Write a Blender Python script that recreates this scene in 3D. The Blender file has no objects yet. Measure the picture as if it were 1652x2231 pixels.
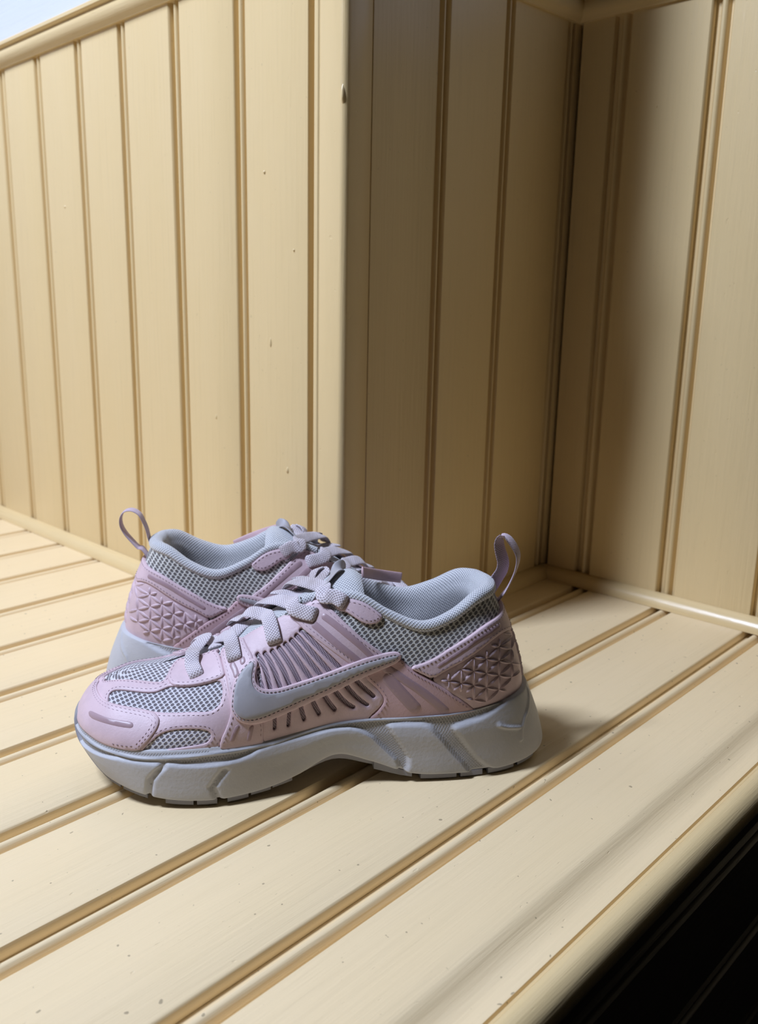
import bpy, bmesh, math, random
import numpy as np
from mathutils import Vector, Matrix
from mathutils.geometry import delaunay_2d_cdt
random.seed(7)
R = math.radians
scene = bpy.context.scene
COL = scene.collection

# ------------------------------------------------------------------ camera
U = .25                                   # one plank pitch x 3.45; all set-out below is in metres
cam_d = bpy.data.cameras.new('camera'); cam = bpy.data.objects.new('camera', cam_d); COL.objects.link(cam)
yaw, pitch, roll = 0.807227922, -0.229764277, 0.003556947
fw = Vector((math.cos(pitch) * math.cos(yaw), math.cos(pitch) * math.sin(yaw), math.sin(pitch)))
rt = fw.cross(Vector((0, 0, 1))).normalized(); up = rt.cross(fw)
r2 = rt * math.cos(roll) + up * math.sin(roll); u2 = up * math.cos(roll) - rt * math.sin(roll)
mw = Matrix((r2, u2, -fw)).transposed().to_4x4(); mw.translation = (0, 0, .25)
cam.matrix_world = mw
cam_d.sensor_fit = 'HORIZONTAL'; cam_d.sensor_width = 36
cam_d.lens = 1895.87 * 36 / 1652
cam_d.shift_x = (826 - 685.3) / 1652; cam_d.shift_y = -(1115.5 - 1079.8) / 1652
cam_d.clip_start = .01
cam_d.dof.use_dof = True; cam_d.dof.focus_distance = .43; cam_d.dof.aperture_fstop = 18
scene.camera = cam

# ------------------------------------------------------------------ light
world = bpy.data.worlds.new('world'); scene.world = world; world.use_nodes = True
bg = world.node_tree.nodes['Background']; bg.inputs[0].default_value = (1, .93, .82, 1); bg.inputs[1].default_value = .003

def window_light(name, loc, target, w, h, energy, color):
    d = bpy.data.lights.new(name, 'AREA'); d.shape = 'RECTANGLE'; d.size = w; d.size_y = h
    d.energy = energy; d.color = color
    o = bpy.data.objects.new(name, d); COL.objects.link(o); o.location = loc
    o.rotation_euler = (Vector(target) - Vector(loc)).to_track_quat('-Z', 'Y').to_euler()
    return o
window_light('daylight_from_the_window', (-.49, .72, 1.50), (.34, .34, .08), .18, .42, 39.5, (.67, .77, 1))
window_light('daylight_from_the_near_window', (.02, .95, 1.00), (.30, .50, .0), .35, .4, 1.3, (.66, .76, 1))

scene.view_settings.view_transform = 'Standard'; scene.view_settings.look = 'None'
scene.view_settings.exposure = 0.0; scene.view_settings.gamma = 1.0
scene.view_settings.use_curve_mapping = False

# ------------------------------------------------------------------ helpers
def srgb(r, g, b):
    f = lambda c: (c / 255 / 12.92) if c / 255 <= .04045 else ((c / 255 + .055) / 1.055) ** 2.4
    return (f(r), f(g), f(b), 1)

def tag(o, label=None, cat=None, group=None, kind=None):
    if label: o['label'] = label
    if cat: o['category'] = cat
    if group: o['group'] = group
    if kind: o['kind'] = kind
    return o

def mesh_obj(name, V, F, mat, parent=None, uv=None, smooth=True, kind=None):
    """V list of points, F list of faces, uv: per-vertex (u, v)"""
    me = bpy.data.meshes.new(name)
    V = np.asarray(V, float)
    me.from_pydata(V.tolist(), [], [list(map(int, f)) for f in F])
    me.validate()
    if uv is not None:
        L = me.uv_layers.new(name='uv'); uv = np.asarray(uv, float)
        idx = np.zeros(len(me.loops), int); me.loops.foreach_get('vertex_index', idx)
        L.data.foreach_set('uv', uv[idx].ravel())
    me.shade_smooth() if smooth else me.shade_flat()
    for m in (mat if isinstance(mat, (list, tuple)) else [mat]): me.materials.append(m)
    o = bpy.data.objects.new(name, me); COL.objects.link(o)
    if parent: o.parent = parent
    if kind: o['kind'] = kind
    return o

class NB:
    """small node-graph builder"""
    def __init__(s, name):
        s.m = bpy.data.materials.new(name); s.m.use_nodes = True
        s.nt = s.m.node_tree; s.b = s.nt.nodes['Principled BSDF']
    def n(s, typ, **kw):
        nd = s.nt.nodes.new(typ)
        for k, v in kw.items(): setattr(nd, k, v)
        return nd
    def link(s, a, b): s.nt.links.new(a, b)
    def put(s, sock, v):
        if hasattr(v, 'type') and hasattr(v, 'node'): s.link(v, sock)
        else: sock.default_value = v
    def math(s, op, a, b=0., c=0., clamp=False):
        nd = s.n('ShaderNodeMath', operation=op, use_clamp=clamp)
        s.put(nd.inputs[0], a); s.put(nd.inputs[1], b); s.put(nd.inputs[2], c); return nd.outputs[0]
    def mix(s, fac, a, b):
        nd = s.n('ShaderNodeMix', data_type='RGBA')
        s.put(nd.inputs[0], fac); s.put(nd.inputs[6], a); s.put(nd.inputs[7], b); return nd.outputs[2]
    def noise(s, vec, scale, detail=3., rough=.55):
        nd = s.n('ShaderNodeTexNoise'); s.link(vec, nd.inputs['Vector'])
        nd.inputs['Scale'].default_value = scale; nd.inputs['Detail'].default_value = detail; nd.inputs['Roughness'].default_value = rough
        return nd.outputs['Fac']
    def ramp(s, fac, lo, hi):
        nd = s.n('ShaderNodeMapRange', interpolation_type='SMOOTHSTEP'); s.put(nd.inputs[0], fac)
        nd.inputs[1].default_value = lo; nd.inputs[2].default_value = hi; return nd.outputs[0]
    def mapping(s, vec, scale):
        nd = s.n('ShaderNodeMapping'); s.link(vec, nd.inputs[0]); nd.inputs['Scale'].default_value = scale; return nd.outputs[0]
    def bump(s, h, strength, dist, normal=None):
        nd = s.n('ShaderNodeBump'); s.put(nd.inputs['Height'], h); nd.inputs['Strength'].default_value = strength
        nd.inputs['Distance'].default_value = dist
        if normal: s.link(normal, nd.inputs['Normal'])
        return nd.outputs[0]
    def uv(s): return s.n('ShaderNodeUVMap').outputs[0]
    def obj(s): return s.n('ShaderNodeTexCoord').outputs['Object']

def paint_material(name, base, worn=1., rough=.36):
    """old gloss paint brushed on soft wood: grain runs along uv.x, uv in metres"""
    b = NB(name); uv = b.uv()
    grain = b.noise(b.mapping(uv, (3, 90, 1)), 4, 4)
    fine = b.noise(b.mapping(uv, (14, 420, 1)), 3, 3)
    blot = b.noise(b.mapping(uv, (5, 11, 1)), 2.2, 3)
    nicks = b.ramp(b.noise(b.mapping(uv, (60, 160, 1)), 2.0, 2, .6), .70, .76)
    area = b.ramp(b.noise(b.mapping(uv, (4, 7, 1)), 1.6, 2), .5, .66)
    specks = b.ramp(b.noise(uv, 260, 1, .5), .745, .775)
    c = b.mix(blot, base, tuple(x * k for x, k in zip(base[:3], (1.02, 1.04, 1.12))) + (1,))
    c = b.mix(b.math('MULTIPLY', b.ramp(grain, .45, .8), .22), c, tuple(x * .82 for x in base[:3]) + (1,))
    if worn:
        c = b.mix(b.math('MULTIPLY', b.math('MULTIPLY', nicks, area), .40 * worn), c, srgb(118, 100, 74))
        c = b.mix(b.math('MULTIPLY', specks, .55 * worn), c, srgb(96, 84, 66))
    b.put(b.b.inputs['Base Color'], c)
    b.put(b.b.inputs['Roughness'], b.math('MULTIPLY_ADD', grain, .16, rough - .08))
    h = b.math('ADD', b.math('MULTIPLY', grain, .5), b.math('MULTIPLY', fine, .22))
    h = b.math('SUBTRACT', h, b.math('MULTIPLY', nicks, .35))
    h = b.math('ADD', h, b.math('MULTIPLY', blot, .8))
    b.link(b.bump(h, .5, .0009), b.b.inputs['Normal'])
    b.b.inputs['Specular IOR Level'].default_value = .5
    return b.m

CREAM = srgb(223, 196, 143)
M_PAINT_LIT = paint_material('cream_gloss_paint_lit', srgb(236, 211, 165))  # same paint as the walls, lightened to stand in for stronger light
M_PAINT_WALL = paint_material('cream_gloss_paint_wall', CREAM, worn=.22, rough=.33)
M_PAINT_CLEAN = paint_material('cream_gloss_paint_trim', CREAM, worn=0., rough=.30)
M_RISER = paint_material('shaded_riser_paint', srgb(92, 84, 76), worn=0., rough=.4)  # dark base colour holds the shade on the unlit front face
M_WHITE = paint_material('white_wall_paint', srgb(206, 208, 214), worn=0., rough=.45)
M_WOOD = paint_material('varnished_brown_wood', srgb(120, 78, 34), worn=0., rough=.35)

def plain(name, col, rough=.6, bump_scale=0, bump=.2, dist=.0002, spec=.5, var=0, sheen=0):
    b = NB(name); v = b.obj()
    if var:
        f = b.noise(v, var, 4)
        b.put(b.b.inputs['Base Color'], b.mix(b.ramp(f, .35, .7), col, tuple(x * .86 for x in col[:3]) + (1,)))
    else: b.b.inputs['Base Color'].default_value = col
    b.b.inputs['Roughness'].default_value = rough; b.b.inputs['Specular IOR Level'].default_value = spec
    if sheen: b.b.inputs['Sheen Weight'].default_value = sheen
    if bump_scale: b.link(b.bump(b.noise(v, bump_scale, 3), bump, dist), b.b.inputs['Normal'])
    return b.m

def dots(name, thread, hole, per, lo, hi, strength, dist, rough=.75, raised=False, ax=1.0, sheen=.3, dirt=0):
    """knitted or woven cloth: staggered rows of holes (or beads); uv in millimetres"""
    b = NB(name); uv = b.uv()
    def cell(off):
        mp = b.n('ShaderNodeMapping'); b.link(uv, mp.inputs[0])
        mp.inputs['Scale'].default_value = (1 / per, ax / (per * 1.15), 1); mp.inputs['Location'].default_value = off
        fr = b.n('ShaderNodeVectorMath', operation='FRACTION'); b.link(mp.outputs[0], fr.inputs[0])
        sb = b.n('ShaderNodeVectorMath', operation='SUBTRACT'); b.link(fr.outputs[0], sb.inputs[0]); sb.inputs[1].default_value = (.5, .5, 0)
        sx = b.n('ShaderNodeSeparateXYZ'); b.link(sb.outputs[0], sx.inputs[0])
        x2 = b.math('MULTIPLY', sx.outputs[0], sx.outputs[0]); y2 = b.math('MULTIPLY', b.math('MULTIPLY', sx.outputs[1], sx.outputs[1]), 1.35)
        return b.math('SQRT', b.math('ADD', x2, y2))
    d = b.math('MINIMUM', cell((0, 0, 0)), cell((.5, .5, 0)))
    wob = b.noise(b.mapping(uv, (1, 1, 1)), 1.7, 2)
    d = b.math('ADD', d, b.math('MULTIPLY_ADD', wob, .10, -.05))
    f = b.ramp(d, lo, hi)                              # 0 in the hole, 1 on the thread
    c = b.mix(f, hole, thread)
    yarn = b.noise(uv, 6, 2)
    c = b.mix(b.math('MULTIPLY', yarn, .3), c, tuple(x * .72 for x in thread[:3]) + (1,))
    if dirt:
        c = b.mix(b.math('MULTIPLY', b.ramp(b.noise(b.obj(), 38, 3), .5, .72), dirt), c, srgb(122, 100, 74))
    b.put(b.b.inputs['Base Color'], c)
    b.b.inputs['Roughness'].default_value = rough; b.b.inputs['Specular IOR Level'].default_value = .25
    b.b.inputs['Sheen Weight'].default_value = sheen
    h = b.math('ADD', b.math('MULTIPLY', f, -1. if raised else 1.), b.math('MULTIPLY', yarn, .25))
    b.link(b.bump(h, strength, dist), b.b.inputs['Normal'])
    return b.m

# ------------------------------------------------------------------ boards, mouldings
def sweep(name, prof, a, b_, out, upv, mat, parent=None, uoff=0., cap=True, kind=None, mit0=0., mit1=0.):
    """extrude a closed profile [(across, height)] from point a to b_; out = across direction, upv = height direction.
    mit0/mit1: end shift per unit of height (mitres)"""
    a = Vector(a); b_ = Vector(b_); out = Vector(out); upv = Vector(upv); L = (b_ - a).length; d = (b_ - a) / L
    n = len(prof); V = []; UVs = []
    acc = 0; arc = [0]
    for i in range(1, n): arc.append(arc[-1] + math.hypot(prof[i][0] - prof[i - 1][0], prof[i][1] - prof[i - 1][1]))
    for e, base in ((0, a), (1, b_)):
        for i, (p, h) in enumerate(prof):
            V.append(base + out * p + upv * h + d * ((mit0 if e == 0 else mit1) * h)); UVs.append((uoff + e * L, uoff * 3.1 + arc[i]))
    F = []
    for i in range(n):
        j = (i + 1) % n; F.append((i, j, n + j, n + i))
    if cap: F += [tuple(range(n))[::-1], tuple(range(n, 2 * n))]
    nrm = out.cross(upv)
    if nrm.dot(d) > 0: F = [f[::-1] for f in F]
    o = mesh_obj(name, V, F, mat, parent, UVs, smooth=True, kind=kind)
    me = o.data
    bm = bmesh.new(); bm.from_mesh(me); bmesh.ops.recalc_face_normals(bm, faces=bm.faces)
    for e in bm.edges: e.smooth = len(e.link_faces) == 2 and e.calc_face_angle(0) < R(38)
    bm.to_mesh(me); bm.free()
    return o

def board_profile(w, thick=.012, jit=0., bead=True, s=1.0):
    """across 0..w, face at height 0; starts with slope, bead and quirk, ends square-nosed against the next board"""
    P = []
    if bead:
        P += [(.0002, -thick), (.0009, -.0060), (.0040, -.0062), (.0058, -.0044), (.0068, -.0018), (.0079, -.0006), (.0092, -.0005),
              (.0103, -.0010), (.0112, -.0024), (.0118, -.0050), (.0124, -.0058), (.0154, -.0058), (.0160, -.0010 + jit), (.0167, -.0001 + jit)]
        P = [(p * s, q) for p, q in P]
    else: P += [(.0, -thick), (0, -.001 + jit), (.0008, jit)]
    P += [(w * .5, jit), (w - .0007, jit), (w, -.0004), (w + .0005, -.0013), (w + .0006, -.0062), (w + .0006, -.0064), (w - .0004, -.0064), (w - .0004, -thick)]
    return P
# ------------------------------------------------------------------ the setting
def struct(name, V, F, mat, uv=None):
    o = mesh_obj(name, V, F, mat, None, uv, smooth=False); o['kind'] = 'structure'; return o
def slab(name, lo, hi, mat):
    x0, y0, z0 = lo; x1, y1, z1 = hi
    V = [(x0,y0,z0),(x1,y0,z0),(x1,y1,z0),(x0,y1,z0),(x0,y0,z1),(x1,y0,z1),(x1,y1,z1),(x0,y1,z1)]
    F = [(0,3,2,1),(4,5,6,7),(0,1,5,4),(1,2,6,5),(2,3,7,6),(3,0,4,7)]
    return struct(name, V, F, mat, [(v[0] + v[2], v[1]) for v in V])

X1 = 1.643 * U; Y2 = 1.612 * U; X3 = 2.700 * U; YE = 3.99 * U; YR = .10 * U; ZT = 1.835 * U
FT = .012
XL = -.42
# bench seat: a tongue-and-groove deck, boards run along x
deck = slab('floor', (XL, .560 * U, -.045), (X3 + .03, YE + .02, -FT + .0002), M_PAINT_LIT)
J = [.893, 1.181, 1.470, 1.762, 2.050, 2.328, 2.614, 2.915, 3.195, 3.480, 3.770, 4.06]
for i in range(len(J) - 1):
    y1, y0 = J[i + 1] * U, J[i] * U
    xe = (X3 + .012) if J[i] < 1.5 else (X1 + .012)
    sweep('plank', board_profile(y1 - y0, FT, random.uniform(-.00025, .00025)), (XL, y1, 0), (xe, y1, 0), (0, -1, 0), (0, 0, 1), M_PAINT_LIT, deck, uoff=i * 1.37)
y1 = J[0] * U; w = y1 - .582 * U
P = board_profile(w, FT)[:14] + [((.893 - .70) * U, 0), ((.893 - .668) * U, -.0001), ((.893 - .658) * U, -.0007), ((.893 - .648) * U, -.0026), ((.893 - .636) * U, -.0044), ((.893 - .620) * U, -.0056),
     ((.893 - .604) * U, -.0058), ((.893 - .590) * U, -.0048), ((.893 - .584) * U, -.0048), (w, -.0060), (w, -FT)]
sweep('plank', P, (XL, y1, 0), (X3 + .012, y1, 0), (0, -1, 0), (0, 0, 1), M_PAINT_LIT, deck, uoff=20.3)
# rounded nosing strip along the front edge
P = [(0, -.020), (0, -.0062), (.0022, -.0064), (.0025, -.0040), (.0036, -.0029), (.0060, -.0026), (.0085, -.0032), (.0105, -.0044), (.0123, -.0064), (.0135, -.0092), (.0137, -.0125), (.0130, -.0155), (.0112, -.0180), (.0090, -.0195), (.0050, -.0205)]
sweep('nosing', P, (XL, .582 * U, 0), (X3 + .012, .582 * U, 0), (0, -1, 0), (0, 0, 1), M_PAINT_CLEAN, deck, uoff=33.)

# riser under the nosing: boards lying horizontally, their shade put into the paint colour
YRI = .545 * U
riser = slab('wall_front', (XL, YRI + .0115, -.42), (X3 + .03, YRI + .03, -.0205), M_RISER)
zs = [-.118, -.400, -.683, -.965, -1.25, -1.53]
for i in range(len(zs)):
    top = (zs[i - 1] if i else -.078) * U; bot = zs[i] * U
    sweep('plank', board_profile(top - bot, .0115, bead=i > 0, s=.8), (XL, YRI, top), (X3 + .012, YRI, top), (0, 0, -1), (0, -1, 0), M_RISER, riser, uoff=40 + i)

def lean_board(parent, w, org, along, across, normal, length, mat, uoff, bead=True, jit=0., s=1.0):
    o = Vector(org); return sweep('plank', board_profile(w, .012, jit, bead, s), o, o + Vector(along) * length, across, normal, mat, parent, uoff)

# left wall of the boxed corner (faces -x), boards upright
H = ZT + .004
wl = slab('wall_left', (X1 + .0118, Y2 + .004, -.012), (X1 + .03, YE + .02, ZT + .01), M_PAINT_WALL)
G = [1.723, 2.048, 2.350, 2.640, 2.918, 3.212, 3.500, 3.80, 4.08]
for i in range(len(G) - 1):
    y1, y0 = G[i + 1] * U, G[i] * U
    if i == 0: y0 += .0062
    lean_board(wl, y1 - y0, (X1, y1, -.004), (0, 0, 1), (0, -1, 0), (-1, 0, 0), H, M_PAINT_WALL, 50 + i * 1.7, jit=random.uniform(-.0003, .0003), s=.78)
# middle wall, faces -y
wm = slab('wall_middle', (X1 + .012, Y2 + .0118, -.012), (X3 + .012, Y2 + .03, ZT + .01), M_PAINT_WALL)
G2 = [1.742, 2.000, 2.303, 2.640]
ends = [2.000, 2.303, 2.640, 2.72]
for i in range(4):
    lean_board(wm, (ends[i] - G2[i]) * U, (G2[i] * U, Y2, -.004), (0, 0, 1), (1, 0, 0), (0, -1, 0), H, M_PAINT_WALL, 70 + i * 1.9, bead=i > 0, jit=random.uniform(-.0003, .0003) - (.0006 if i == 0 else 0), s=.72)
# right wall, faces -x
wr = slab('wall_right', (X3 + .0118, YR, -.012), (X3 + .03, Y2 + .02, ZT + .01), M_PAINT_WALL)
G3 = [.10, .315, .600, .893, 1.190, 1.490, 1.60]
for i in range(len(G3) - 1):
    y1, y0 = G3[i + 1] * U, G3[i] * U
    lean_board(wr, y1 - y0, (X3, y1, -.004), (0, 0, 1), (0, -1, 0), (-1, 0, 0), H, M_PAINT_WALL, 90 + i * 2.3, jit=random.uniform(-.0004, .0004), bead=i < 5, s=.92)

# rounded corner trim where left and middle wall meet
r = .0042
arc = [(X1 + r - r * math.cos(a), Y2 + r - r * math.sin(a)) for a in [k * math.pi / 2 / 8 for k in range(9)]]
ring = [(X1 + .011, 1.726 * U), (X1 + .0015, 1.726 * U), (X1, 1.722 * U), (X1 - .0004, 1.716 * U), (X1 - .0004, 1.708 * U), (X1 + .0004, 1.704 * U), (X1, 1.700 * U)] + arc + [(1.736 * U, Y2), (1.741 * U, Y2 + .0008), (1.742 * U, Y2 + .011), (X1 + .012, Y2 + .012)]
n = len(ring); V = [(x, y, -.004) for x, y in ring] + [(x, y, ZT) for x, y in ring]
uvc = [(0, i * .004) for i in range(n)] + [(ZT, i * .004) for i in range(n)]
F = [(i, (i + 1) % n, n + (i + 1) % n, n + i) for i in range(n)] + [tuple(range(n))[::-1], tuple(range(n, 2 * n))]
o = mesh_obj('trim_1', V, F, M_PAINT_CLEAN, None, uvc); o['kind'] = 'structure'
bm = bmesh.new(); bm.from_mesh(o.data); bmesh.ops.recalc_face_normals(bm, faces=bm.faces)
for e in bm.edges: e.smooth = e.calc_face_angle(0) < R(35)
bm.to_mesh(o.data); bm.free()

# quarter-round beads along the foot of each wall (mitred)
def quarter(rr, sag=1.0):
    return [(0, 0)] + [(rr * math.cos(a), rr * math.sin(a) * sag) for a in [k * math.pi / 2 / 9 for k in range(10)]]
def bead_strip(name, path, closed=False):
    pass
def path_sweep(name, prof, path, side, mat, zoff=0., uoff=0.):
    """sweep profile [(out, z)] along a mitred 2-D path; side=+1: out is to the left of travel"""
    P = [Vector(p) for p in path]; n = len(P); V = []; UV = []; L = 0
    arc = [0]
    for i in range(1, len(prof)): arc.append(arc[-1] + math.hypot(prof[i][0] - prof[i - 1][0], prof[i][1] - prof[i - 1][1]))
    for i in range(n):
        d0 = (P[i] - P[i - 1]).normalized() if i else (P[1] - P[0]).normalized()
        d1 = (P[i + 1] - P[i]).normalized() if i < n - 1 else d0
        if i: L += (P[i] - P[i - 1]).length
        n0 = Vector((-d0.y, d0.x)) * side; n1 = Vector((-d1.y, d1.x)) * side
        m = (n0 + n1); m = m / (m.length ** 2 / 2) if m.length > .1 else n0
        for k, (a, z) in enumerate(prof):
            q = P[i] + m * a; V.append((q.x, q.y, z + zoff)); UV.append((L + uoff, arc[k] + uoff * 1.3))
    c = len(prof); F = []
    for i in range(n - 1):
        for k in range(c):
            k2 = (k + 1) % c; F.append((i * c + k, i * c + k2, (i + 1) * c + k2, (i + 1) * c + k))
    F += [tuple(range(c)), tuple(range((n - 1) * c, n * c))[::-1]]
    o = mesh_obj(name, V, F, mat, None, UV); o['kind'] = 'structure'
    bm = bmesh.new(); bm.from_mesh(o.data); bmesh.ops.recalc_face_normals(bm, faces=bm.faces)
    for e in bm.edges: e.smooth = len(e.link_faces) == 2 and e.calc_face_angle(0) < R(35)
    bm.to_mesh(o.data); bm.free()
    return o
qr = quarter(.0105)
path_sweep('baseboard_left', qr, [(X1, YE), (X1, Y2)], -1, M_PAINT_CLEAN, uoff=3.)
path_sweep('baseboard_middle', qr, [(X1 + .001, Y2), (X3, Y2)], -1, M_PAINT_CLEAN, uoff=5.)
path_sweep('baseboard_right', qr, [(X3, Y2 - .002), (X3, YR)], -1, M_PAINT_CLEAN, uoff=7.)
# moulded cap rail running round the top of the boarding
rail = [(-.012, -.001), (.0022, -.001), (.0030, .0004), (.0046, .0016), (.0066, .0040), (.0078, .0072), (.0080, .0100), (.0074, .0118), (.0066, .0122), (.0066, .0134), (.0092, .0138), (.0106, .0150), (.0106, .0176), (.0096, .0186), (-.012, .0188)]
path_sweep('trim_2', rail, [(X1, YE), (X1, Y2), (X3, Y2), (X3, YR)], -1, M_PAINT_CLEAN, zoff=ZT, uoff=9.)
# plastered wall above the rail
zt = ZT + .0186
V = [(X1 + .004, YE + .02, zt), (X1 + .004, Y2 + .004, zt), (X3 + .004, Y2 + .004, zt), (X3 + .004, YR, zt)]
V = V + [(x, y, zt + .35) for x, y, z in V]
o = struct('wall_upper', V, [(0, 1, 5, 4), (1, 2, 6, 5), (2, 3, 7, 6)], M_WHITE, [(v[1] + v[0], v[2]) for v in V])
# brown window post at the far end of the left wall
slab('trim_3', (X1 - .030, YE - .001, .0), (X1 + .03, YE + .025, .62), M_WOOD)

# runs and blobs of hardened paint
def drip(parent, c, nrm, rx, rz, h):
    c = Vector(c); n = Vector(nrm).normalized(); t = Vector((0, 0, 1)).cross(n).normalized(); V = [c + n * h + Vector((0, 0, -rz * .25))]; F = []; K = 12
    for k in range(2):
        for i in range(K):
            a = 2 * math.pi * i / K; rr = (.6, 1.0)[k]; V.append(c + t * math.cos(a) * rx * rr * (1 - .25 * math.sin(a)) + Vector((0, 0, math.sin(a) * rz * rr)) + n * (h * .72, -.0002)[k])
    for i in range(K):
        j = (i + 1) % K; F += [(0, 1 + i, 1 + j), (1 + i, 1 + K + i, 1 + K + j, 1 + j)]
    o = mesh_obj('paint_drip', V, F, M_PAINT_CLEAN, parent); bm = bmesh.new(); bm.from_mesh(o.data); bmesh.ops.recalc_face_normals(bm, faces=bm.faces); bm.to_mesh(o.data); bm.free()
for y, z, rx, rz in ((1.317, 1.862, .0016, .0042), (1.337, 1.885, .0022, .003), (1.40, 1.60, .001, .0012), (1.33, 1.55, .0008, .0016), (1.05, 1.74, .0012, .0014)):
    drip(wr, (X3, y * U, z * U), (-1, 0, 0), rx, rz, .0009)
for y, z, rx, rz in ((1.90, .86, .0012, .0036), (1.83, .50, .0014, .0024), (1.92, 1.32, .0011, .0012), (2.16, .62, .001, .0022), (1.80, 1.11, .0008, .001), (3.04, 1.30, .001, .0014)):
    drip(wl, (X1, y * U, z * U), (-1, 0, 0), rx, rz, .0007)
drip(o if False else wl, (X1 + .0003, 1.622 * U, 1.475 * U), (-1, -.35, 0), .0014, .006, .0014)
# end wall of the window bay, left of the post
slab('wall_far', (XL, YE + .004, -.0), (X1 - .030, YE + .03, .62), M_WHITE)
# ------------------------------------------------------------------ sneaker last (local millimetres: x heel->toe, +y lateral, z up)
LAT = [  # base x,y,z | top x,y,z | outward, length at base | outward, up, length at top
 (4,0,40,      21.5,0,93.5,   -.07,18,  .40,-1,13),
 (6.5,12,40,   23,8,93.5,     -.05,18,  .40,-1,13),
 (13,21,39.5,  27,15.5,93.5,  .00,18,  .40,-1,13),
 (26,28,37.5,  36,22,92,      .05,18,  .32,-1,14),
 (47,33,36,    50,26.5,84.5,  .08,17,  .25,-1,13),
 (71,33.5,35.2,66,28.5,80.5,  .08,16,  .22,-1,13),
 (93,32.5,35,  83,25.5,86.5,  .06,18,  .35,-1,15),
 (112,33,34,   99,20.5,95,    .05,20,  .55,-1,18),
 (132,35.5,31, 120,13.5,93.5, .05,20,  .75,-.8,20),
 (150,39.5,29, 139,11.5,84,   .05,17,  .85,-.6,20),
 (172,44.5,29.5,161,10.5,71.5,.05,14,  .95,-.45,18),
 (193,45,29,   181,6.5,61,    .08,12,  1,-.25,17),
 (211,42,28.5, 198,.6,56.8,    .08,11,  1,-.12,17),
 (227,34,29.5, 213,.1,54.2,    .08,11,  1,-.05,15),
 (237.5,23,30.5, 222,.05,51.8,   .02,7,  1,-.08,10),
 (243,11.5,30.5, 226,0,50.6, -.03,5,   1,-.12,9),
 (245,0,30.5,    227.5,0,50.2,  -.05,5,   1,-.12,8)]
MED = [list(r) for r in LAT]
for i, r in enumerate(MED):
    r[1] = -r[1]; r[4] = -r[4]
for k, y in ((3,-25),(4,-27.5),(5,-26),(6,-24),(7,-24),(8,-26.5),(9,-30),(10,-33),(11,-34),(12,-33),(13,-29)): MED[k][1] = y
for k, z in ((5,37),(6,38.5),(7,37.5),(8,34)): MED[k][2] = z
RING = [list(r) for r in LAT] + [MED[k] for k in range(15, 0, -1)]      # 32 stations once round the foot
RING = np.array(RING, float)
NST = 32

def ring_normals(P):
    d = np.roll(P, -1, 0) - np.roll(P, 1, 0)
    n = np.stack([-d[:, 1], d[:, 0]], 1)
    n /= np.linalg.norm(n, axis=1)[:, None]
    if n[16][0] < 0: n = -n
    return n

def catmull(A, s):
    """periodic Catmull-Rom over rows of A, s in station units"""
    s = np.asarray(s, float); i = np.floor(s).astype(int); f = (s - i)
    f = f.reshape(f.shape + (1,) * (A.ndim - 1))
    n = len(A)
    p0, p1, p2, p3 = A[(i - 1) % n], A[i % n], A[(i + 1) % n], A[(i + 2) % n]
    return .5 * ((2 * p1) + (-p0 + p2) * f + (2 * p0 - 5 * p1 + 4 * p2 - p3) * f ** 2 + (-p0 + 3 * p1 - 3 * p2 + p3) * f ** 3)

RN = ring_normals(RING[:, :2])
def _ctrl():
    B = RING[:, 0:3]; T = RING[:, 3:6]
    n3 = np.c_[RN, np.zeros(NST)]; z = np.array([0, 0, 1.])
    P1 = B + (n3 * RING[:, 6:7] + z) * RING[:, 7:8]
    P2 = T + (n3 * RING[:, 8:9] + z * RING[:, 9:10]) * RING[:, 10:11]
    return np.stack([B, P1, P2, T], 1)
CTRL = _ctrl()
def bez(C, t):
    t = np.asarray(t, float)[:, None]
    return C[:, 0] * (1 - t) ** 3 + 3 * C[:, 1] * t * (1 - t) ** 2 + 3 * C[:, 2] * t * t * (1 - t) + C[:, 3] * t ** 3
def surf(s, t, h=0.):
    s = np.atleast_1d(np.asarray(s, float)); t = np.atleast_1d(np.asarray(t, float))
    P = bez(catmull(CTRL, s), t)
    e = .03
    a = bez(catmull(CTRL, s + e), t) - bez(catmull(CTRL, s - e), t)
    tb = np.clip(t, .01, .99)
    b = bez(catmull(CTRL, s), tb + .01) - bez(catmull(CTRL, s), tb - .01)
    n = np.cross(a, b); l = np.linalg.norm(n, axis=1)[:, None]; n = n / np.maximum(l, 1e-9)
    # outward: away from the axis curve
    cen = np.stack([np.clip(P[:, 0], 35, 205), 0 * P[:, 0], np.full(len(P), 35.)], 1)
    sg = np.sign((n * (P - cen)).sum(1)); n = n * sg[:, None]
    return P + n * np.reshape(h, (-1, 1)), n
TSC = 56.              # rough millimetres per unit of t
_sg = np.linspace(0, 16, 161); _q = surf(_sg, np.full(161, .3))[0]
_ul = np.r_[0, np.cumsum(np.linalg.norm(np.diff(_q, axis=0), axis=1))]; UTOE = float(_ul[-1])
def s2u(s):
    """station -> millimetres round the shoe (0 at the heel, UTOE at the toe)"""
    s = np.asarray(s, float); k = np.floor((s + 16) / 32); r = s - 32 * k
    return np.sign(r) * np.interp(abs(r), _sg, _ul) + 2 * UTOE * k
def u2s(u):
    u = np.asarray(u, float); k = np.floor((u + UTOE) / (2 * UTOE)); r = u - 2 * UTOE * k
    return np.sign(r) * np.interp(abs(r), _ul, _sg) + 32 * k
def chart(P, ts=None):
    P = np.asarray(P, float); return np.stack([s2u(P[:, 0]), P[:, 1] * (ts or TSC)], 1)
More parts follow.
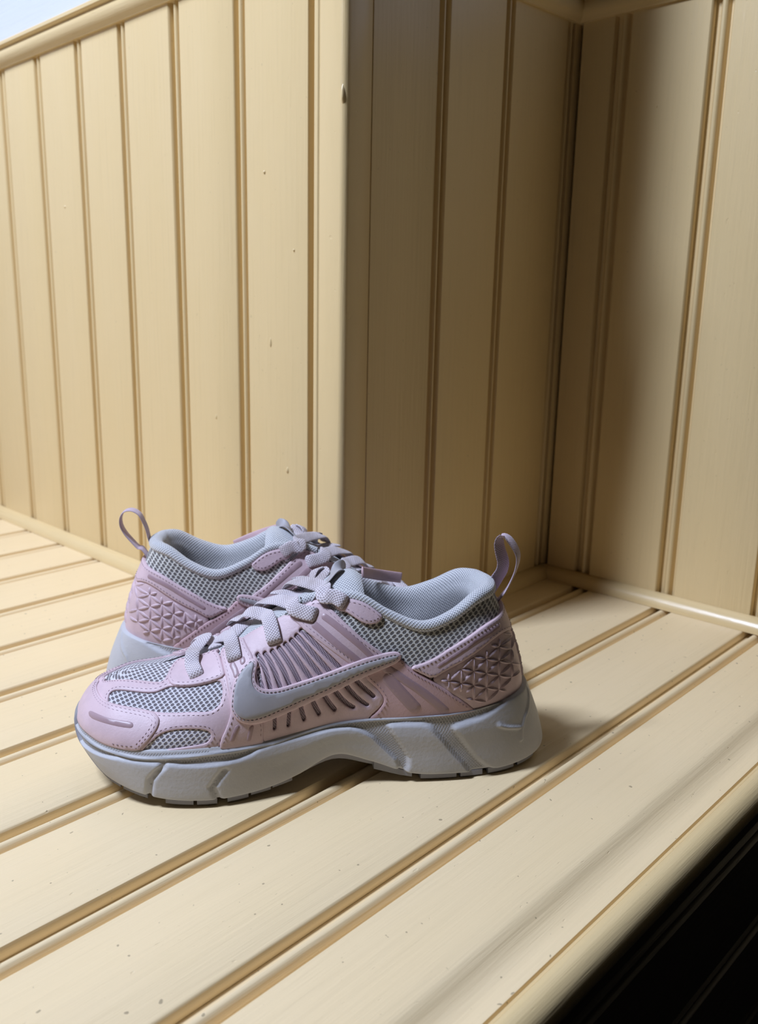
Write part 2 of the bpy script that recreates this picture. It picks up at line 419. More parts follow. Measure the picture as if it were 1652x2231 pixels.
# ---- sole
SOLE = np.array([  # outward at mid height, outward at bottom, bottom z, outsole z
 (9.5,13,4.6),(8.5,11.5,2.8),(6.3,8,1.0),(4.6,5.5,0),(3.0,3.2,0),(2.7,2.6,.8),(2.4,1.8,6.0),(2.4,1.8,10.2),(2.7,2.6,4.0),(3.2,3.2,.9),(3.6,3.6,0),(3.2,2.9,.8),(2.2,.9,3.0),(1.2,-1.4,6.2),(.6,-3.2,9.4),(.3,-4.6,12),(.2,-5,13)])
SOLE = np.vstack([SOLE, SOLE[15:0:-1]])
SOLE[19:31, :2] -= 1.3
ARCH = np.zeros(32)
for k, a in ((5, .5), (6, 2.6), (7, 3.4), (8, 1.2)): ARCH[k] = ARCH[32 - k] = a
SIDE = np.c_[RING[:, :3], SOLE, ARCH, RN]
VK = np.array([0, .05, .11, .18, .34, .6, .84, 1.0, 1.05, 1.15])
def sole_pt(s, v, extra=0.):
    """point on the foam side wall, v 0 at the bite line .. 1 at the lower edge"""
    s = np.atleast_1d(np.asarray(s, float)); v = np.atleast_1d(np.asarray(v, float))
    K = catmull(SIDE, s); B = K[:, :3]; om, ob, zb, ar = K[:, 3], K[:, 4], K[:, 5], K[:, 6]; n = K[:, 7:9]; n = n / np.hypot(*n.T)[:, None]
    zs = zb + 4.0 + ar; H = B[:, 2] - zs
    o = np.stack([-3 + 0 * om, -.5 + 0 * om, .9 + 0 * om, 1.5 + om * .06, 1.6 + om * .45, om, om * .4 + ob * .6 + .2, ob, ob - 1.2, ob - 6], 1)
    z = np.stack([B[:, 2] - 2.5, B[:, 2] + .7, B[:, 2] + .8, B[:, 2] - .6, B[:, 2] - .30 * H, B[:, 2] - .60 * H, B[:, 2] - .84 * H, zs, zs - .7, zs - .8], 1)
    i = np.clip(np.searchsorted(VK, v, side='right') - 1, 0, len(VK) - 2); f = (v - VK[i]) / (VK[i + 1] - VK[i]); r = np.arange(len(v))
    def cr(A):
        p1, p2 = A[r, i], A[r, i + 1]; p0 = A[r, np.maximum(i - 1, 0)]; p3 = A[r, np.minimum(i + 2, len(VK) - 1)]
        c = .5 * ((2 * p1) + (-p0 + p2) * f + (2 * p0 - 5 * p1 + 4 * p2 - p3) * f ** 2 + (-p0 + 3 * p1 - 3 * p2 + p3) * f ** 3)
        lin = p1 * (1 - f) + p2 * f
        return c * .75 + lin * .25
    O = cr(o) + extra; Z = cr(z)
    return np.stack([B[:, 0] + n[:, 0] * O, B[:, 1] + n[:, 1] * O, Z], 1)
VSC = 34.

# ------------------------------------------------------------------ sneaker pattern pieces, in surface coordinates of the last (station, height) 
SHOE_DATA = {}
SHOE_DATA['vamp'] = np.array([(16.0,0.45),(14.8,0.35),(13.6,0.12),(12.8,-0.03),(12.0,-0.03),(11.0,-0.03),(10.0,-0.03),(9.909,0.063),(9.717,0.205),(9.73,0.388),(10.026,0.62),(10.277,0.835),(10.677,0.902),(11.318,0.945),(11.693,0.921),(11.759,0.806),(11.784,0.726),(11.906,0.706),(12.247,0.72),(12.79,0.745),(13.611,0.762),(14.803,0.751),(14.6,0.8),(15.2,0.83),(16.0,0.84)])
SHOE_DATA['window_side'] = np.array([(13.251,0.463),(13.354,0.523),(13.401,0.576),(13.247,0.611),(12.892,0.617),(12.46,0.606),(12.072,0.6),(11.859,0.609),(11.756,0.629),(11.524,0.672),(11.152,0.653),(10.68,0.649),(10.322,0.652),(10.182,0.571),(10.119,0.456),(10.171,0.396),(10.353,0.374),(10.751,0.402),(11.164,0.413),(11.603,0.419),(12.095,0.446),(12.541,0.449),(12.934,0.45)])
SHOE_DATA['window_low'] = np.array([(11.854,0.013),(11.747,0.079),(11.598,0.147),(11.447,0.209),(11.234,0.242),(10.909,0.251),(10.513,0.232),(10.288,0.204),(10.172,0.163),(10.171,0.108),(10.267,0.06),(10.579,0.051),(11.11,0.028),(11.548,0.011)])
SHOE_DATA['toe_cap'] = np.array([(16.0,-0.03),(15.0,-0.03),(14.0,-0.03),(13.4,-0.03),(12.9,-0.03),(11.981,0.007),(11.84,0.076),(11.64,0.176),(11.512,0.269),(11.511,0.346),(11.628,0.397),(11.79,0.423),(12.088,0.439),(12.572,0.447),(12.938,0.453),(13.3,0.474),(13.787,0.514),(14.276,0.577),(15.008,0.66),(15.2,0.74),(16.0,0.74)])
SHOE_DATA['toe_strip'] = np.array([(14.101,0.292),(13.957,0.322),(13.446,0.315),(12.972,0.298),(12.606,0.301),(12.289,0.31),(12.185,0.29),(12.185,0.255),(12.29,0.245),(12.735,0.237),(13.243,0.24),(13.876,0.239)])
SHOE_DATA['cage'] = np.array([(9.887,0.968),(9.76,0.989),(9.492,0.994),(9.065,0.983),(8.768,0.979),(8.297,0.837),(7.765,0.699),(7.241,0.594),(6.729,0.497),(6.258,0.406),(6.03,0.329),(5.824,0.263),(5.723,0.205),(5.748,0.149),(5.882,0.084),(6.029,0.027),(6.1,-0.03),(7.0,-0.03),(8.0,-0.03),(8.9,-0.03),(8.988,0.029),(9.072,0.151),(9.366,0.409),(9.565,0.673),(9.669,0.772),(9.815,0.897)])
SHOE_DATA['slot_0'] = np.array([(9.438,0.625),(9.352,0.54),(9.244,0.466),(9.176,0.422)])
SHOE_DATA['slot_1'] = np.array([(9.515,0.756),(9.349,0.655),(9.199,0.556),(9.041,0.447),(8.978,0.404)])
SHOE_DATA['slot_2'] = np.array([(9.347,0.739),(9.166,0.641),(8.982,0.542),(8.789,0.442),(8.712,0.4)])
SHOE_DATA['slot_3'] = np.array([(9.181,0.733),(8.979,0.632),(8.758,0.54),(8.52,0.436),(8.429,0.393)])
SHOE_DATA['slot_4'] = np.array([(9.02,0.737),(8.781,0.635),(8.505,0.535),(8.226,0.431),(8.133,0.393)])
SHOE_DATA['slot_5'] = np.array([(8.857,0.745),(8.589,0.643),(8.269,0.537),(7.925,0.434),(7.819,0.397)])
SHOE_DATA['slot_6'] = np.array([(8.7,0.755),(8.38,0.646),(8.022,0.543),(7.674,0.443),(7.555,0.404)])
SHOE_DATA['slot_7'] = np.array([(8.554,0.771),(8.184,0.653),(7.827,0.557),(7.462,0.457),(7.345,0.421)])
SHOE_DATA['slot_8'] = np.array([(8.423,0.796),(8.066,0.688),(7.685,0.591),(7.285,0.495),(7.114,0.451)])
SHOE_DATA['slot_9'] = np.array([(8.721,0.203),(8.681,0.149),(8.665,0.105)])
SHOE_DATA['slot_10'] = np.array([(8.287,0.205),(8.264,0.146),(8.249,0.093)])
SHOE_DATA['slot_11'] = np.array([(7.974,0.22),(7.887,0.158),(7.813,0.105)])
SHOE_DATA['slot_12'] = np.array([(7.671,0.239),(7.548,0.174),(7.434,0.118)])
SHOE_DATA['slot_13'] = np.array([(7.404,0.264),(7.199,0.184),(7.029,0.125)])
SHOE_DATA['slot_14'] = np.array([(7.15,0.29),(6.849,0.199),(6.64,0.151),(6.505,0.128)])
SHOE_DATA['slot_15'] = np.array([(6.881,0.327),(6.513,0.231),(6.273,0.177),(6.131,0.147)])
SHOE_DATA['slot_16'] = np.array([(6.641,0.374),(6.313,0.306),(6.133,0.267),(6.001,0.229)])
SHOE_DATA['quarter'] = np.array([(6.039,0.015),(5.866,0.065),(5.742,0.145),(5.713,0.201),(5.81,0.259),(6.03,0.329),(6.432,0.407),(6.414,0.494),(6.081,0.592),(5.558,0.65),(5.244,0.555),(4.817,0.453),(4.56,0.38),(4.32,0.29),(4.087,0.198),(3.845,0.11),(3.583,0.0),(3.6,-0.03),(4.2,-0.03),(5.0,-0.03),(6.0,-0.03)])
SHOE_DATA['band_a'] = np.array([(5.74,0.421),(5.518,0.349),(5.228,0.238),(4.989,0.123)])
SHOE_DATA['band_b'] = np.array([(5.859,0.514),(5.452,0.458),(4.953,0.336),(4.579,0.186),(4.327,0.059)])
SHOE_DATA['strip_front'] = np.array([(10.41,0.949),(10.151,0.987),(9.833,1.0),(9.764,0.873),(9.591,0.744),(9.504,0.63),(9.458,0.486),(9.245,0.295),(8.992,0.175),(8.975,0.081),(8.95,-0.03),(9.4,-0.03),(9.95,-0.03),(9.943,0.082),(9.848,0.205),(9.824,0.317),(9.871,0.37),(9.962,0.466),(10.106,0.598),(10.312,0.787)])
SHOE_DATA['sf_a'] = np.array([(9.832,0.757),(9.803,0.727)])
SHOE_DATA['sf_b'] = np.array([(10.056,0.744),(9.95,0.674),(9.903,0.632)])
SHOE_DATA['sf_c'] = np.array([(9.626,0.189),(9.662,0.136),(9.693,0.078)])
SHOE_DATA['sf_d'] = np.array([(9.297,0.163),(9.309,0.109),(9.323,0.057)])
SHOE_DATA['strip_rear'] = np.array([(8.777,0.964),(8.323,0.973),(7.917,1.0),(7.747,0.942),(7.541,0.88),(7.313,0.81),(6.947,0.736),(6.672,0.697),(6.058,0.651),(5.981,0.604),(6.41,0.49),(6.694,0.438),(6.883,0.489),(7.305,0.56),(7.799,0.658),(8.214,0.751),(8.493,0.844)])
SHOE_DATA['sr_a'] = np.array([(7.791,0.85),(7.472,0.777),(7.06,0.691),(6.363,0.589)])
SHOE_DATA['sr_b'] = np.array([(8.038,0.8),(7.665,0.705),(7.241,0.611),(6.673,0.522)])
SHOE_DATA['lobe'] = np.array([(11.477,0.666),(11.629,0.708),(11.717,0.757),(11.74,0.832),(11.695,0.929),(11.583,1.0),(11.333,1.0),(11.083,1.0),(11.6,1.0),(11.0,1.0),(10.4,0.99),(10.502,0.951),(10.427,0.922),(10.345,0.82),(10.253,0.731),(10.179,0.66),(10.468,0.647),(10.809,0.648),(11.178,0.655)])
SHOE_DATA['tab'] = np.array([(7.577,0.944),(7.333,1.0),(7.167,1.0),(6.917,1.0),(6.583,1.0),(6.339,0.992),(6.204,0.983),(6.336,0.902),(6.589,0.842),(6.839,0.828),(7.099,0.86),(7.283,0.892),(7.456,0.895)])
SHOE_DATA['swoosh_out'] = np.array([(9.925,0.533),(9.896,0.598),(9.797,0.664),(9.699,0.716),(9.61,0.725),(9.513,0.709),(9.458,0.678),(9.466,0.633),(9.477,0.58),(9.414,0.511),(9.271,0.463),(9.049,0.433),(8.641,0.415),(8.097,0.409),(7.627,0.427),(7.197,0.465),(6.754,0.528),(6.265,0.614),(5.899,0.673),(5.688,0.701),(5.56,0.686),(5.552,0.629),(5.748,0.554),(6.131,0.467),(6.597,0.378),(7.046,0.297),(7.488,0.255),(8.11,0.214),(8.645,0.2),(9.066,0.189),(9.328,0.194),(9.556,0.224),(9.739,0.281),(9.851,0.357),(9.912,0.437)])
SHOE_DATA['swoosh_in'] = np.array([(9.833,0.431),(9.867,0.509),(9.84,0.601),(9.761,0.652),(9.637,0.687),(9.559,0.69),(9.531,0.664),(9.55,0.606),(9.529,0.541),(9.434,0.473),(9.246,0.424),(8.992,0.398),(8.612,0.382),(8.069,0.377),(7.603,0.399),(7.166,0.431),(6.714,0.49),(6.227,0.573),(5.81,0.645),(5.657,0.665),(5.638,0.644),(5.809,0.592),(6.179,0.521),(6.652,0.431),(7.097,0.355),(7.528,0.307),(8.153,0.271),(8.653,0.26),(9.065,0.24),(9.378,0.239),(9.605,0.27),(9.745,0.323),(9.817,0.374)])
SHOE_DATA['counter'] = np.array([(0.0,0.6),(0.966,0.522),(1.955,0.582),(2.621,0.59),(3.29,0.545),(3.767,0.511),(4.321,0.455),(4.551,0.403),(4.227,0.279),(3.942,0.189),(3.721,0.1),(3.5,0.0),(3.2,-0.03),(2.4,-0.03),(1.2,-0.03),(0.0,-0.03)])
SHOE_DATA['strap'] = np.array([(0.0,0.8),(1.194,0.788),(2.078,0.767),(3.191,0.743),(4.063,0.718),(4.758,0.629),(5.294,0.565),(4.962,0.508),(4.638,0.425),(4.32,0.489),(3.757,0.536),(3.274,0.567),(2.596,0.607),(1.97,0.608),(0.885,0.543),(0.0,0.6)])
SHOE_DATA['strap_strip'] = np.array([(4.49,0.558),(4.085,0.615),(3.509,0.661),(2.939,0.676),(2.259,0.685)])
SHOE_DATA['lattice'] = [[(4.436, 0.393), (4.247, 0.363)], [(4.242, 0.455), (4.247, 0.363)], [(4.247, 0.363), (3.935, 0.314)], [(4.247, 0.363), (4.248, 0.27)], [(4.247, 0.363), (3.904, 0.455)], [(4.135, 0.253), (3.935, 0.314)], [(3.904, 0.455), (3.573, 0.396)], [(3.904, 0.455), (3.935, 0.314)], [(3.904, 0.455), (3.51, 0.526)], [(3.935, 0.314), (3.616, 0.26)], [(3.935, 0.314), (3.945, 0.224)], [(3.935, 0.314), (3.573, 0.396)], [(3.83, 0.149), (3.633, 0.116)], [(3.827, 0.205), (3.616, 0.26)], [(3.51, 0.526), (3.144, 0.459)], [(3.51, 0.526), (3.573, 0.396)], [(3.573, 0.396), (3.225, 0.334)], [(3.573, 0.396), (3.616, 0.26)], [(3.573, 0.396), (3.144, 0.459)], [(3.616, 0.26), (3.277, 0.202)], [(3.616, 0.26), (3.633, 0.116)], [(3.616, 0.26), (3.225, 0.334)], [(3.633, 0.116), (3.29, 0.059)], [(3.633, 0.116), (3.277, 0.202)], [(2.863, 0.553), (2.54, 0.508)], [(3.081, 0.534), (3.144, 0.459)], [(3.144, 0.459), (2.695, 0.392)], [(3.144, 0.459), (3.225, 0.334)], [(3.144, 0.459), (2.54, 0.508)], [(3.225, 0.334), (2.804, 0.27)], [(3.225, 0.334), (3.277, 0.202)], [(3.225, 0.334), (2.695, 0.392)], [(3.277, 0.202), (2.864, 0.139)], [(3.277, 0.202), (3.29, 0.059)], [(3.277, 0.202), (2.804, 0.27)], [(3.29, 0.059), (2.864, 0.139)], [(2.044, 0.591), (1.108, 0.507)], [(2.418, 0.58), (2.54, 0.508)], [(2.54, 0.508), (1.794, 0.421)], [(2.54, 0.508), (2.695, 0.392)], [(2.54, 0.508), (1.108, 0.507)], [(2.695, 0.392), (2.062, 0.309)], [(2.695, 0.392), (2.804, 0.27)], [(2.695, 0.392), (1.794, 0.421)], [(2.804, 0.27), (2.214, 0.188)], [(2.804, 0.27), (2.864, 0.139)], [(2.804, 0.27), (2.062, 0.309)], [(2.864, 0.139), (2.528, 0.089)], [(2.864, 0.139), (2.214, 0.188)], [(1.108, 0.507), (1.794, 0.421)], [(1.794, 0.421), (2.062, 0.309)], [(2.062, 0.309), (1.163, 0.219)], [(2.062, 0.309), (2.214, 0.188)], [(2.214, 0.188), (1.385, 0.185)], [(0.02, 0.08), (0.42, 0.08)], [(0.02, 0.08), (0.02, 0.19)], [(0.42, 0.08), (0.02, 0.19)], [(0.42, 0.08), (0.85, 0.08)], [(0.42, 0.08), (0.42, 0.19)], [(0.85, 0.08), (0.42, 0.19)], [(0.02, 0.19), (0.42, 0.19)], [(0.02, 0.19), (0.02, 0.3)], [(0.42, 0.19), (0.02, 0.3)], [(0.42, 0.19), (0.85, 0.19)], [(0.42, 0.19), (0.42, 0.3)], [(0.85, 0.19), (0.42, 0.3)], [(0.02, 0.3), (0.42, 0.3)], [(0.02, 0.3), (0.02, 0.41)], [(0.42, 0.3), (0.02, 0.41)], [(0.42, 0.3), (0.85, 0.3)], [(0.42, 0.3), (0.42, 0.41)], [(0.85, 0.3), (0.42, 0.41)], [(0.02, 0.41000000000000003), (0.42, 0.41000000000000003)], [(0.02, 0.41000000000000003), (0.02, 0.52)], [(0.42, 0.41000000000000003), (0.02, 0.52)], [(0.42, 0.41000000000000003), (0.85, 0.41000000000000003)], [(0.42, 0.41000000000000003), (0.42, 0.52)], [(0.85, 0.41000000000000003), (0.42, 0.52)], [(0.02, 0.52), (0.42, 0.52)], [(0.02, 0.52), (0.02, 0.63)], [(0.42, 0.52), (0.02, 0.63)], [(0.42, 0.52), (0.85, 0.52)], [(0.42, 0.52), (0.42, 0.63)], [(0.85, 0.52), (0.42, 0.63)]]
SHOE_DATA['sole_lower'] = np.array([(13.47,0.407),(12.628,0.304),(12.154,0.283),(11.244,0.29),(10.469,0.325),(9.961,0.326),(9.388,0.295),(8.976,0.218),(8.021,0.225),(7.054,0.25),(6.435,0.269),(6.033,0.367),(5.714,0.594),(5.271,0.873),(5.4,1.15),(7.0,1.15),(9.0,1.15),(11.0,1.15),(13.0,1.15),(14.6,1.15),(15.6,1.15),(15.6,0.7)])
SHOE_DATA['sole_panel_a'] = np.array([(5.624,0.239),(5.218,0.228),(4.718,0.237),(4.562,0.283),(4.393,0.401),(4.202,0.579),(3.84,0.888),(3.6,1.15),(4.6,1.15),(5.2,1.15),(5.064,0.757),(5.228,0.576),(5.384,0.411),(5.516,0.298)])
SHOE_DATA['sole_panel_b'] = np.array([(4.135,0.279),(3.898,0.259),(3.606,0.251),(3.313,0.225),(2.962,0.185),(2.417,0.1),(31.112,0.464),(1.0,0.12),(0.0,0.12),(-1.0,0.3),(-1.0,1.15),(0.0,1.15),(1.5,1.15),(2.8,1.15),(3.479,0.867),(3.718,0.66),(4.04,0.361),(4.156,0.297)])
SHOE_DATA['sole_cut_a'] = np.array([(11.268,0.315),(11.438,0.431),(11.596,0.589),(11.72,1.2)])
SHOE_DATA['sole_cut_b'] = np.array([(9.876,0.44),(10.033,0.583),(10.149,0.728),(9.95,1.2)])
SHOE_DATA['sole_ridge'] = np.array([(3.006,0.341),(2.754,0.399),(2.205,0.478)])
SHOE_DATA['sole_seam'] = np.array([(1.067,0.197),(1.281,0.265),(1.902,0.38),(2.15,0.531),(2.181,0.662)])
SHOE_DATA['laces'] = {'a': [(182.6, -15.0, 60.400000000000006), (180.6, -11.0, 64.9), (177.6, -6.0, 66.9), (181.0, 0.0, 65.4), (183.6, 5.0, 64.1), (184.0, 9.7, 65.0), (184.4, 14.4, 61.5), (182.6, 21.0, 59.3), (181.4, 21.6, 56.5)], 'b': [(177.6, -15.0, 57.7), (175.6, -11.0, 62.2), (172.6, -7.0, 64.2), (169.0, -1.0, 68.8), (165.5, 4.0, 71.4), (164.5, 10.3, 73.5), (163.5, 16.7, 71.2), (162.7, 22.2, 67.8), (161.7, 22.1, 65.0)], 'c': [(162.8, -15.0, 70.5), (160.8, -11.0, 75.0), (157.8, -7.0, 77.0), (155.1, -4.0, 81.0), (151.0, -0.0, 82.5), (146.2, 4.0, 82.5), (144.8, 10.4, 84.5), (143.5, 16.8, 82.0), (142.3, 22.7, 76.6), (141.4, 21.8, 74.1)], 'd': [(148.5, -15.0, 79.8), (146.5, -11.0, 84.3), (143.5, -7.0, 86.3), (138.3, -1.0, 88.7), (132.4, 6.0, 89.5), (131.9, 11.2, 92.6), (131.4, 16.4, 90.4), (126.6, 19.2, 89.1), (121.9, 21.0, 88.6), (120.1, 19.4, 87.0)], 'e': [(132.1, -15.0, 90.6), (130.1, -11.0, 95.1), (127.1, -6.0, 97.1), (121.2, 1.0, 98.3), (115.0, 9.0, 98.5), (115.6, 13.6, 100.0), (116.2, 18.1, 97.1), (111.1, 19.5, 97.2), (106.8, 21.8, 95.4), (105.1, 20.2, 93.7)], 'f': [(175.3, -9.0, 64.5), (172.1, -3.0, 64.8), (172.5, 4.0, 64.9)], 'g': [(163.2, 2.0, 71.1), (158.4, -3.0, 73.4), (152.7, -8.0, 73.7), (149.8, -12.0, 75.0)], 'h': [(140.0, -13.0, 88.4), (134.7, -10.0, 89.6), (129.2, -6.0, 89.0), (125.3, -1.0, 90.6)], 'i': [(127.5, -9.0, 97.4), (123.6, -12.0, 97.0), (119.5, -9.0, 97.1), (117.4, -12.0, 100.3), (113.8, -14.0, 101.1)], 'j': [(113.9, -13.0, 101.0), (112.9, -9.0, 100.0), (116.3, -5.0, 98.0), (118.7, -3.0, 98.0)]}
SLOTS = [(0, 1.9), (1, 1.9), (2, 1.9), (3, 1.9), (4, 1.9), (5, 1.9), (6, 1.9), (7, 1.9), (8, 1.9), (9, 2.1), (10, 2.1), (11, 2.1), (12, 2.1), (13, 2.1), (14, 2.1), (15, 2.1), (16, 2.1)]
TAB_FRONT = [(23.0, 0.0, 90.0), (18.6, -0.0, 97.4), (15.9, -0.0, 102.3), (15.6, -0.0, 107.2), (17.4, 0.0, 113.0), (18.4, -0.0, 117.9), (16.9, -0.0, 121.2), (13.1, -0.0, 119.6), (9.1, -0.0, 114.6), (7.1, 0.0, 109.2), (8.0, 0.0, 102.4), (10.6, 0.0, 95.6), (14.2, 0.0, 89.0), (19.0, 0.0, 83.0)]
TAB_REAR = [(24.0, 0.0, 90.0), (20.5, -0.0, 96.1), (19.1, -0.0, 102.6), (17.2, 0.0, 107.9), (14.5, 0.0, 113.1), (10.0, -0.0, 115.7), (5.3, -0.0, 114.8), (2.8, -0.0, 110.9), (2.8, -0.0, 105.6), (5.3, -0.0, 100.4), (9.1, 0.0, 95.6), (13.1, -0.0, 91.2), (15.5, 0.0, 90.5), (20.0, 0.0, 84.0)]
STRAP_FRONT = [(90.7, -14.0, 98.8), (82.8, -22.0, 94.8), (74.6, -27.0, 91.8), (65.6, -29.0, 89.7)]
STRAP_REAR = [(102.5, -14.0, 100.1), (93.1, -22.0, 95.3), (82.9, -28.0, 89.8), (71.5, -31.0, 83.8)]
TABW_FRONT = [(1.0, 0.25, 0.1), (0.94, 0.3, 0.1), (0.88, 0.36, 0.1), (0.83, 0.41, 0.1), (0.77, 0.47, 0.1), (0.71, 0.52, 0.1), (0.65, 0.57, 0.1), (0.6, 0.63, 0.1), (0.54, 0.68, 0.1), (0.48, 0.73, 0.1), (0.42, 0.79, 0.1), (0.37, 0.84, 0.1), (0.31, 0.9, 0.1), (0.25, 0.95, 0.1)]
TABW_REAR = [(0, 1, 0), (0, 1, 0), (0, 1, 0), (0, 1, 0), (0, 1, 0), (0, 1, 0), (0, 1, 0), (0, 1, 0), (0, 1, 0), (0, 1, 0), (0, 1, 0), (0, 1, 0), (0, 1, 0), (0, 1, 0)]
REAR_X, REAR_Y, REAR_YAW = 0.2775, 0.4705, -43.6
# ------------------------------------------------------------------ sneaker materials
PINK = srgb(213, 187, 193); MAUVE = srgb(168, 141, 147)
M_PINK = plain('pale_pink_leather', PINK, .50, 900, .35, .0003, var=60)
M_PINKDEEP = plain('dusty_pink_leather', srgb(206, 172, 176), .50, 900, .35, .0003, var=60)
M_PRINT = plain('mauve_reflective_print', MAUVE, .38, 500, .2, .0002)
M_EDGE = plain('grey_reflective_leather', srgb(168, 164, 167), .52, 700, .25, .0002, var=45)
M_THREAD = plain('dusky_stitching_thread', srgb(122, 98, 110), .8)
M_THREADLT = plain('grey_stitching_thread', srgb(150, 148, 148), .8)
M_MESH = dots('open_grey_mesh', srgb(214, 212, 206), srgb(74, 68, 70), 3.2, .24, .34, 1, .0005)
M_MESHFINE = dots('toe_mesh', srgb(218, 214, 218), srgb(88, 78, 86), 2.9, .22, .34, 1, .0004)
M_KNIT = dots('grey_knitted_lining', srgb(236, 236, 238), srgb(158, 158, 164), 1.7, .20, .38, 1, .0003, sheen=.6)
M_SCREEN = dots('mesh_behind_vents', srgb(176, 158, 168), srgb(92, 72, 82), 1.1, .20, .34, 1, .0002)
M_LACE = dots('woven_lace', srgb(186, 172, 178), srgb(234, 224, 230), 1.5, .28, .46, .8, .0004, raised=True, dirt=.4)
M_WEB = dots('pink_webbing', srgb(196, 170, 184), srgb(214, 196, 208), 1.3, .2, .45, .8, .0002, raised=True)
M_FOAM = plain('grey_foam_sole', srgb(190, 189, 192), .55, 520, .5, .0003, var=22)
M_FOAMTEX = dots('knurled_grey_foam', srgb(192, 190, 192), srgb(172, 170, 172), 1.5, .24, .40, .8, .0003, rough=.6, sheen=0)
M_TREAD = plain('grey_rubber_tread', srgb(146, 144, 150), .6, 300, .6, .0003, var=40)
M_INSOLE = plain('grey_insole', srgb(128, 126, 130), .9, 800, .3, .0003)

MMS = .001
def grid_mesh(P, close_u=False, flip=False):
    """faces of a grid of points P[nu][nv]"""
    nu, nv = P.shape[:2]; F = []
    for i in range(nu if close_u else nu - 1):
        a = i * nv; b = ((i + 1) % nu) * nv
        for j in range(nv - 1):
            f = (a + j, b + j, b + j + 1, a + j + 1); F.append(f[::-1] if flip else f)
    return F

def fix_normals(o):
    bm = bmesh.new(); bm.from_mesh(o.data); bmesh.ops.recalc_face_normals(bm, faces=bm.faces); bm.to_mesh(o.data); bm.free()

class Shoe:
    """collects parts in local millimetres; mirrored for the right foot"""
    def __init__(s, root, mirror):
        s.root = root; s.mirror = mirror
    def add(s, name, V, F, mat, uv=None, parent=None, smooth=True, kind=None, sharp=None, label=None):
        V = np.asarray(V, float) * MMS
        if s.mirror:
            V = V * np.array([1, -1, 1]); F = [tuple(f)[::-1] for f in F]
        o = mesh_obj(name, V, F, mat, parent or s.root, uv, smooth, kind)
        if sharp:
            bm = bmesh.new(); bm.from_mesh(o.data)
            for e in bm.edges: e.smooth = len(e.link_faces) == 2 and e.calc_face_angle(0) < R(sharp)
            bm.to_mesh(o.data); bm.free()
        if label: o['label'] = label
        return o

# ---- flat pattern helpers in chart space: q = (millimetres round the shoe, t * TSC)
def resample(P, step, closed=True):
    P = np.asarray(P, float); Q = np.vstack([P, P[:1]]) if closed else P
    d = np.hypot(*np.diff(Q, axis=0).T); keep = np.r_[True, d > 1e-6]; Q = Q[keep]; d = d[d > 1e-6]
    L = np.r_[0, np.cumsum(d)]; n = max(3, int(round(L[-1] / step)))
    x = np.linspace(0, L[-1], n + 1)
    R_ = np.stack([np.interp(x, L, Q[:, 0]), np.interp(x, L, Q[:, 1])], 1)
    return R_[:-1] if closed else R_
def smooth_closed(P, it=1):
    """Chaikin corner cutting keeps traced outlines soft"""
    P = np.asarray(P, float)
    for _ in range(it):
        N = np.roll(P, -1, 0); P = np.stack([P * .75 + N * .25, P * .25 + N * .75], 1).reshape(-1, 2)
    return P
def smooth_open(P, it=2):
    P = np.asarray(P, float)
    for _ in range(it):
        A, B = P[:-1], P[1:]; Q = np.stack([A * .75 + B * .25, A * .25 + B * .75], 1).reshape(-1, 2); P = np.vstack([P[:1], Q, P[-1:]])
    return P
def area(P): x, y = P.T; return .5 * np.sum(x * np.roll(y, -1) - np.roll(x, -1) * y)
def inset(P, d):
    """offset a closed outline inwards by d"""
    if area(P) < 0: P = P[::-1]
    t = np.roll(P, -1, 0) - np.roll(P, 1, 0); t /= np.maximum(np.hypot(*t.T), 1e-9)[:, None]
    return P + np.stack([-t[:, 1], t[:, 0]], 1) * d
def inside(P, Q):
    """points Q inside polygon P"""
    r = np.zeros(len(Q), bool); x, y = Q.T; j = len(P) - 1
    for i in range(len(P)):
        xi, yi = P[i]; xj, yj = P[j]
        c = ((yi > y) != (yj > y)); r ^= c & (x < (xj - xi) * (y - yi) / ((yj - yi) if yj != yi else 1e-12) + xi); j = i
    return r
def dist_to(P, Q, closed=True):
    A = P; B = np.roll(P, -1, 0)
    if not closed: A, B = P[:-1], P[1:]
    d = np.full(len(Q), 1e9)
    for a, b in zip(A, B):
        ab = b - a; l = max(ab @ ab, 1e-12); t = np.clip(((Q - a) @ ab) / l, 0, 1); d = np.minimum(d, np.hypot(*(Q - a - t[:, None] * ab).T))
    return d
def capsule(line, w, n=5):
    """closed outline round a poly-line with rounded ends (chart space)"""
    L = resample(smooth_open(line, 2), 1.0, False); t = np.gradient(L, axis=0); t /= np.maximum(np.hypot(*t.T), 1e-9)[:, None]
    nr = np.stack([-t[:, 1], t[:, 0]], 1) * w / 2
    def cap(c, d):
        a0 = math.atan2(d[1], d[0]); return [c + w / 2 * np.array([math.cos(a0 + k), math.sin(a0 + k)]) for k in np.linspace(-math.pi / 2, math.pi / 2, n + 2)[1:-1]]
    return np.array(list(L - nr) + cap(L[-1], t[-1]) + list((L + nr)[::-1]) + cap(L[0], -t[0]))

def lift(Q, h):
    P, n = surf(u2s(Q[:, 0]), np.clip(Q[:, 1] / TSC, -.05, 1.0), h); return P

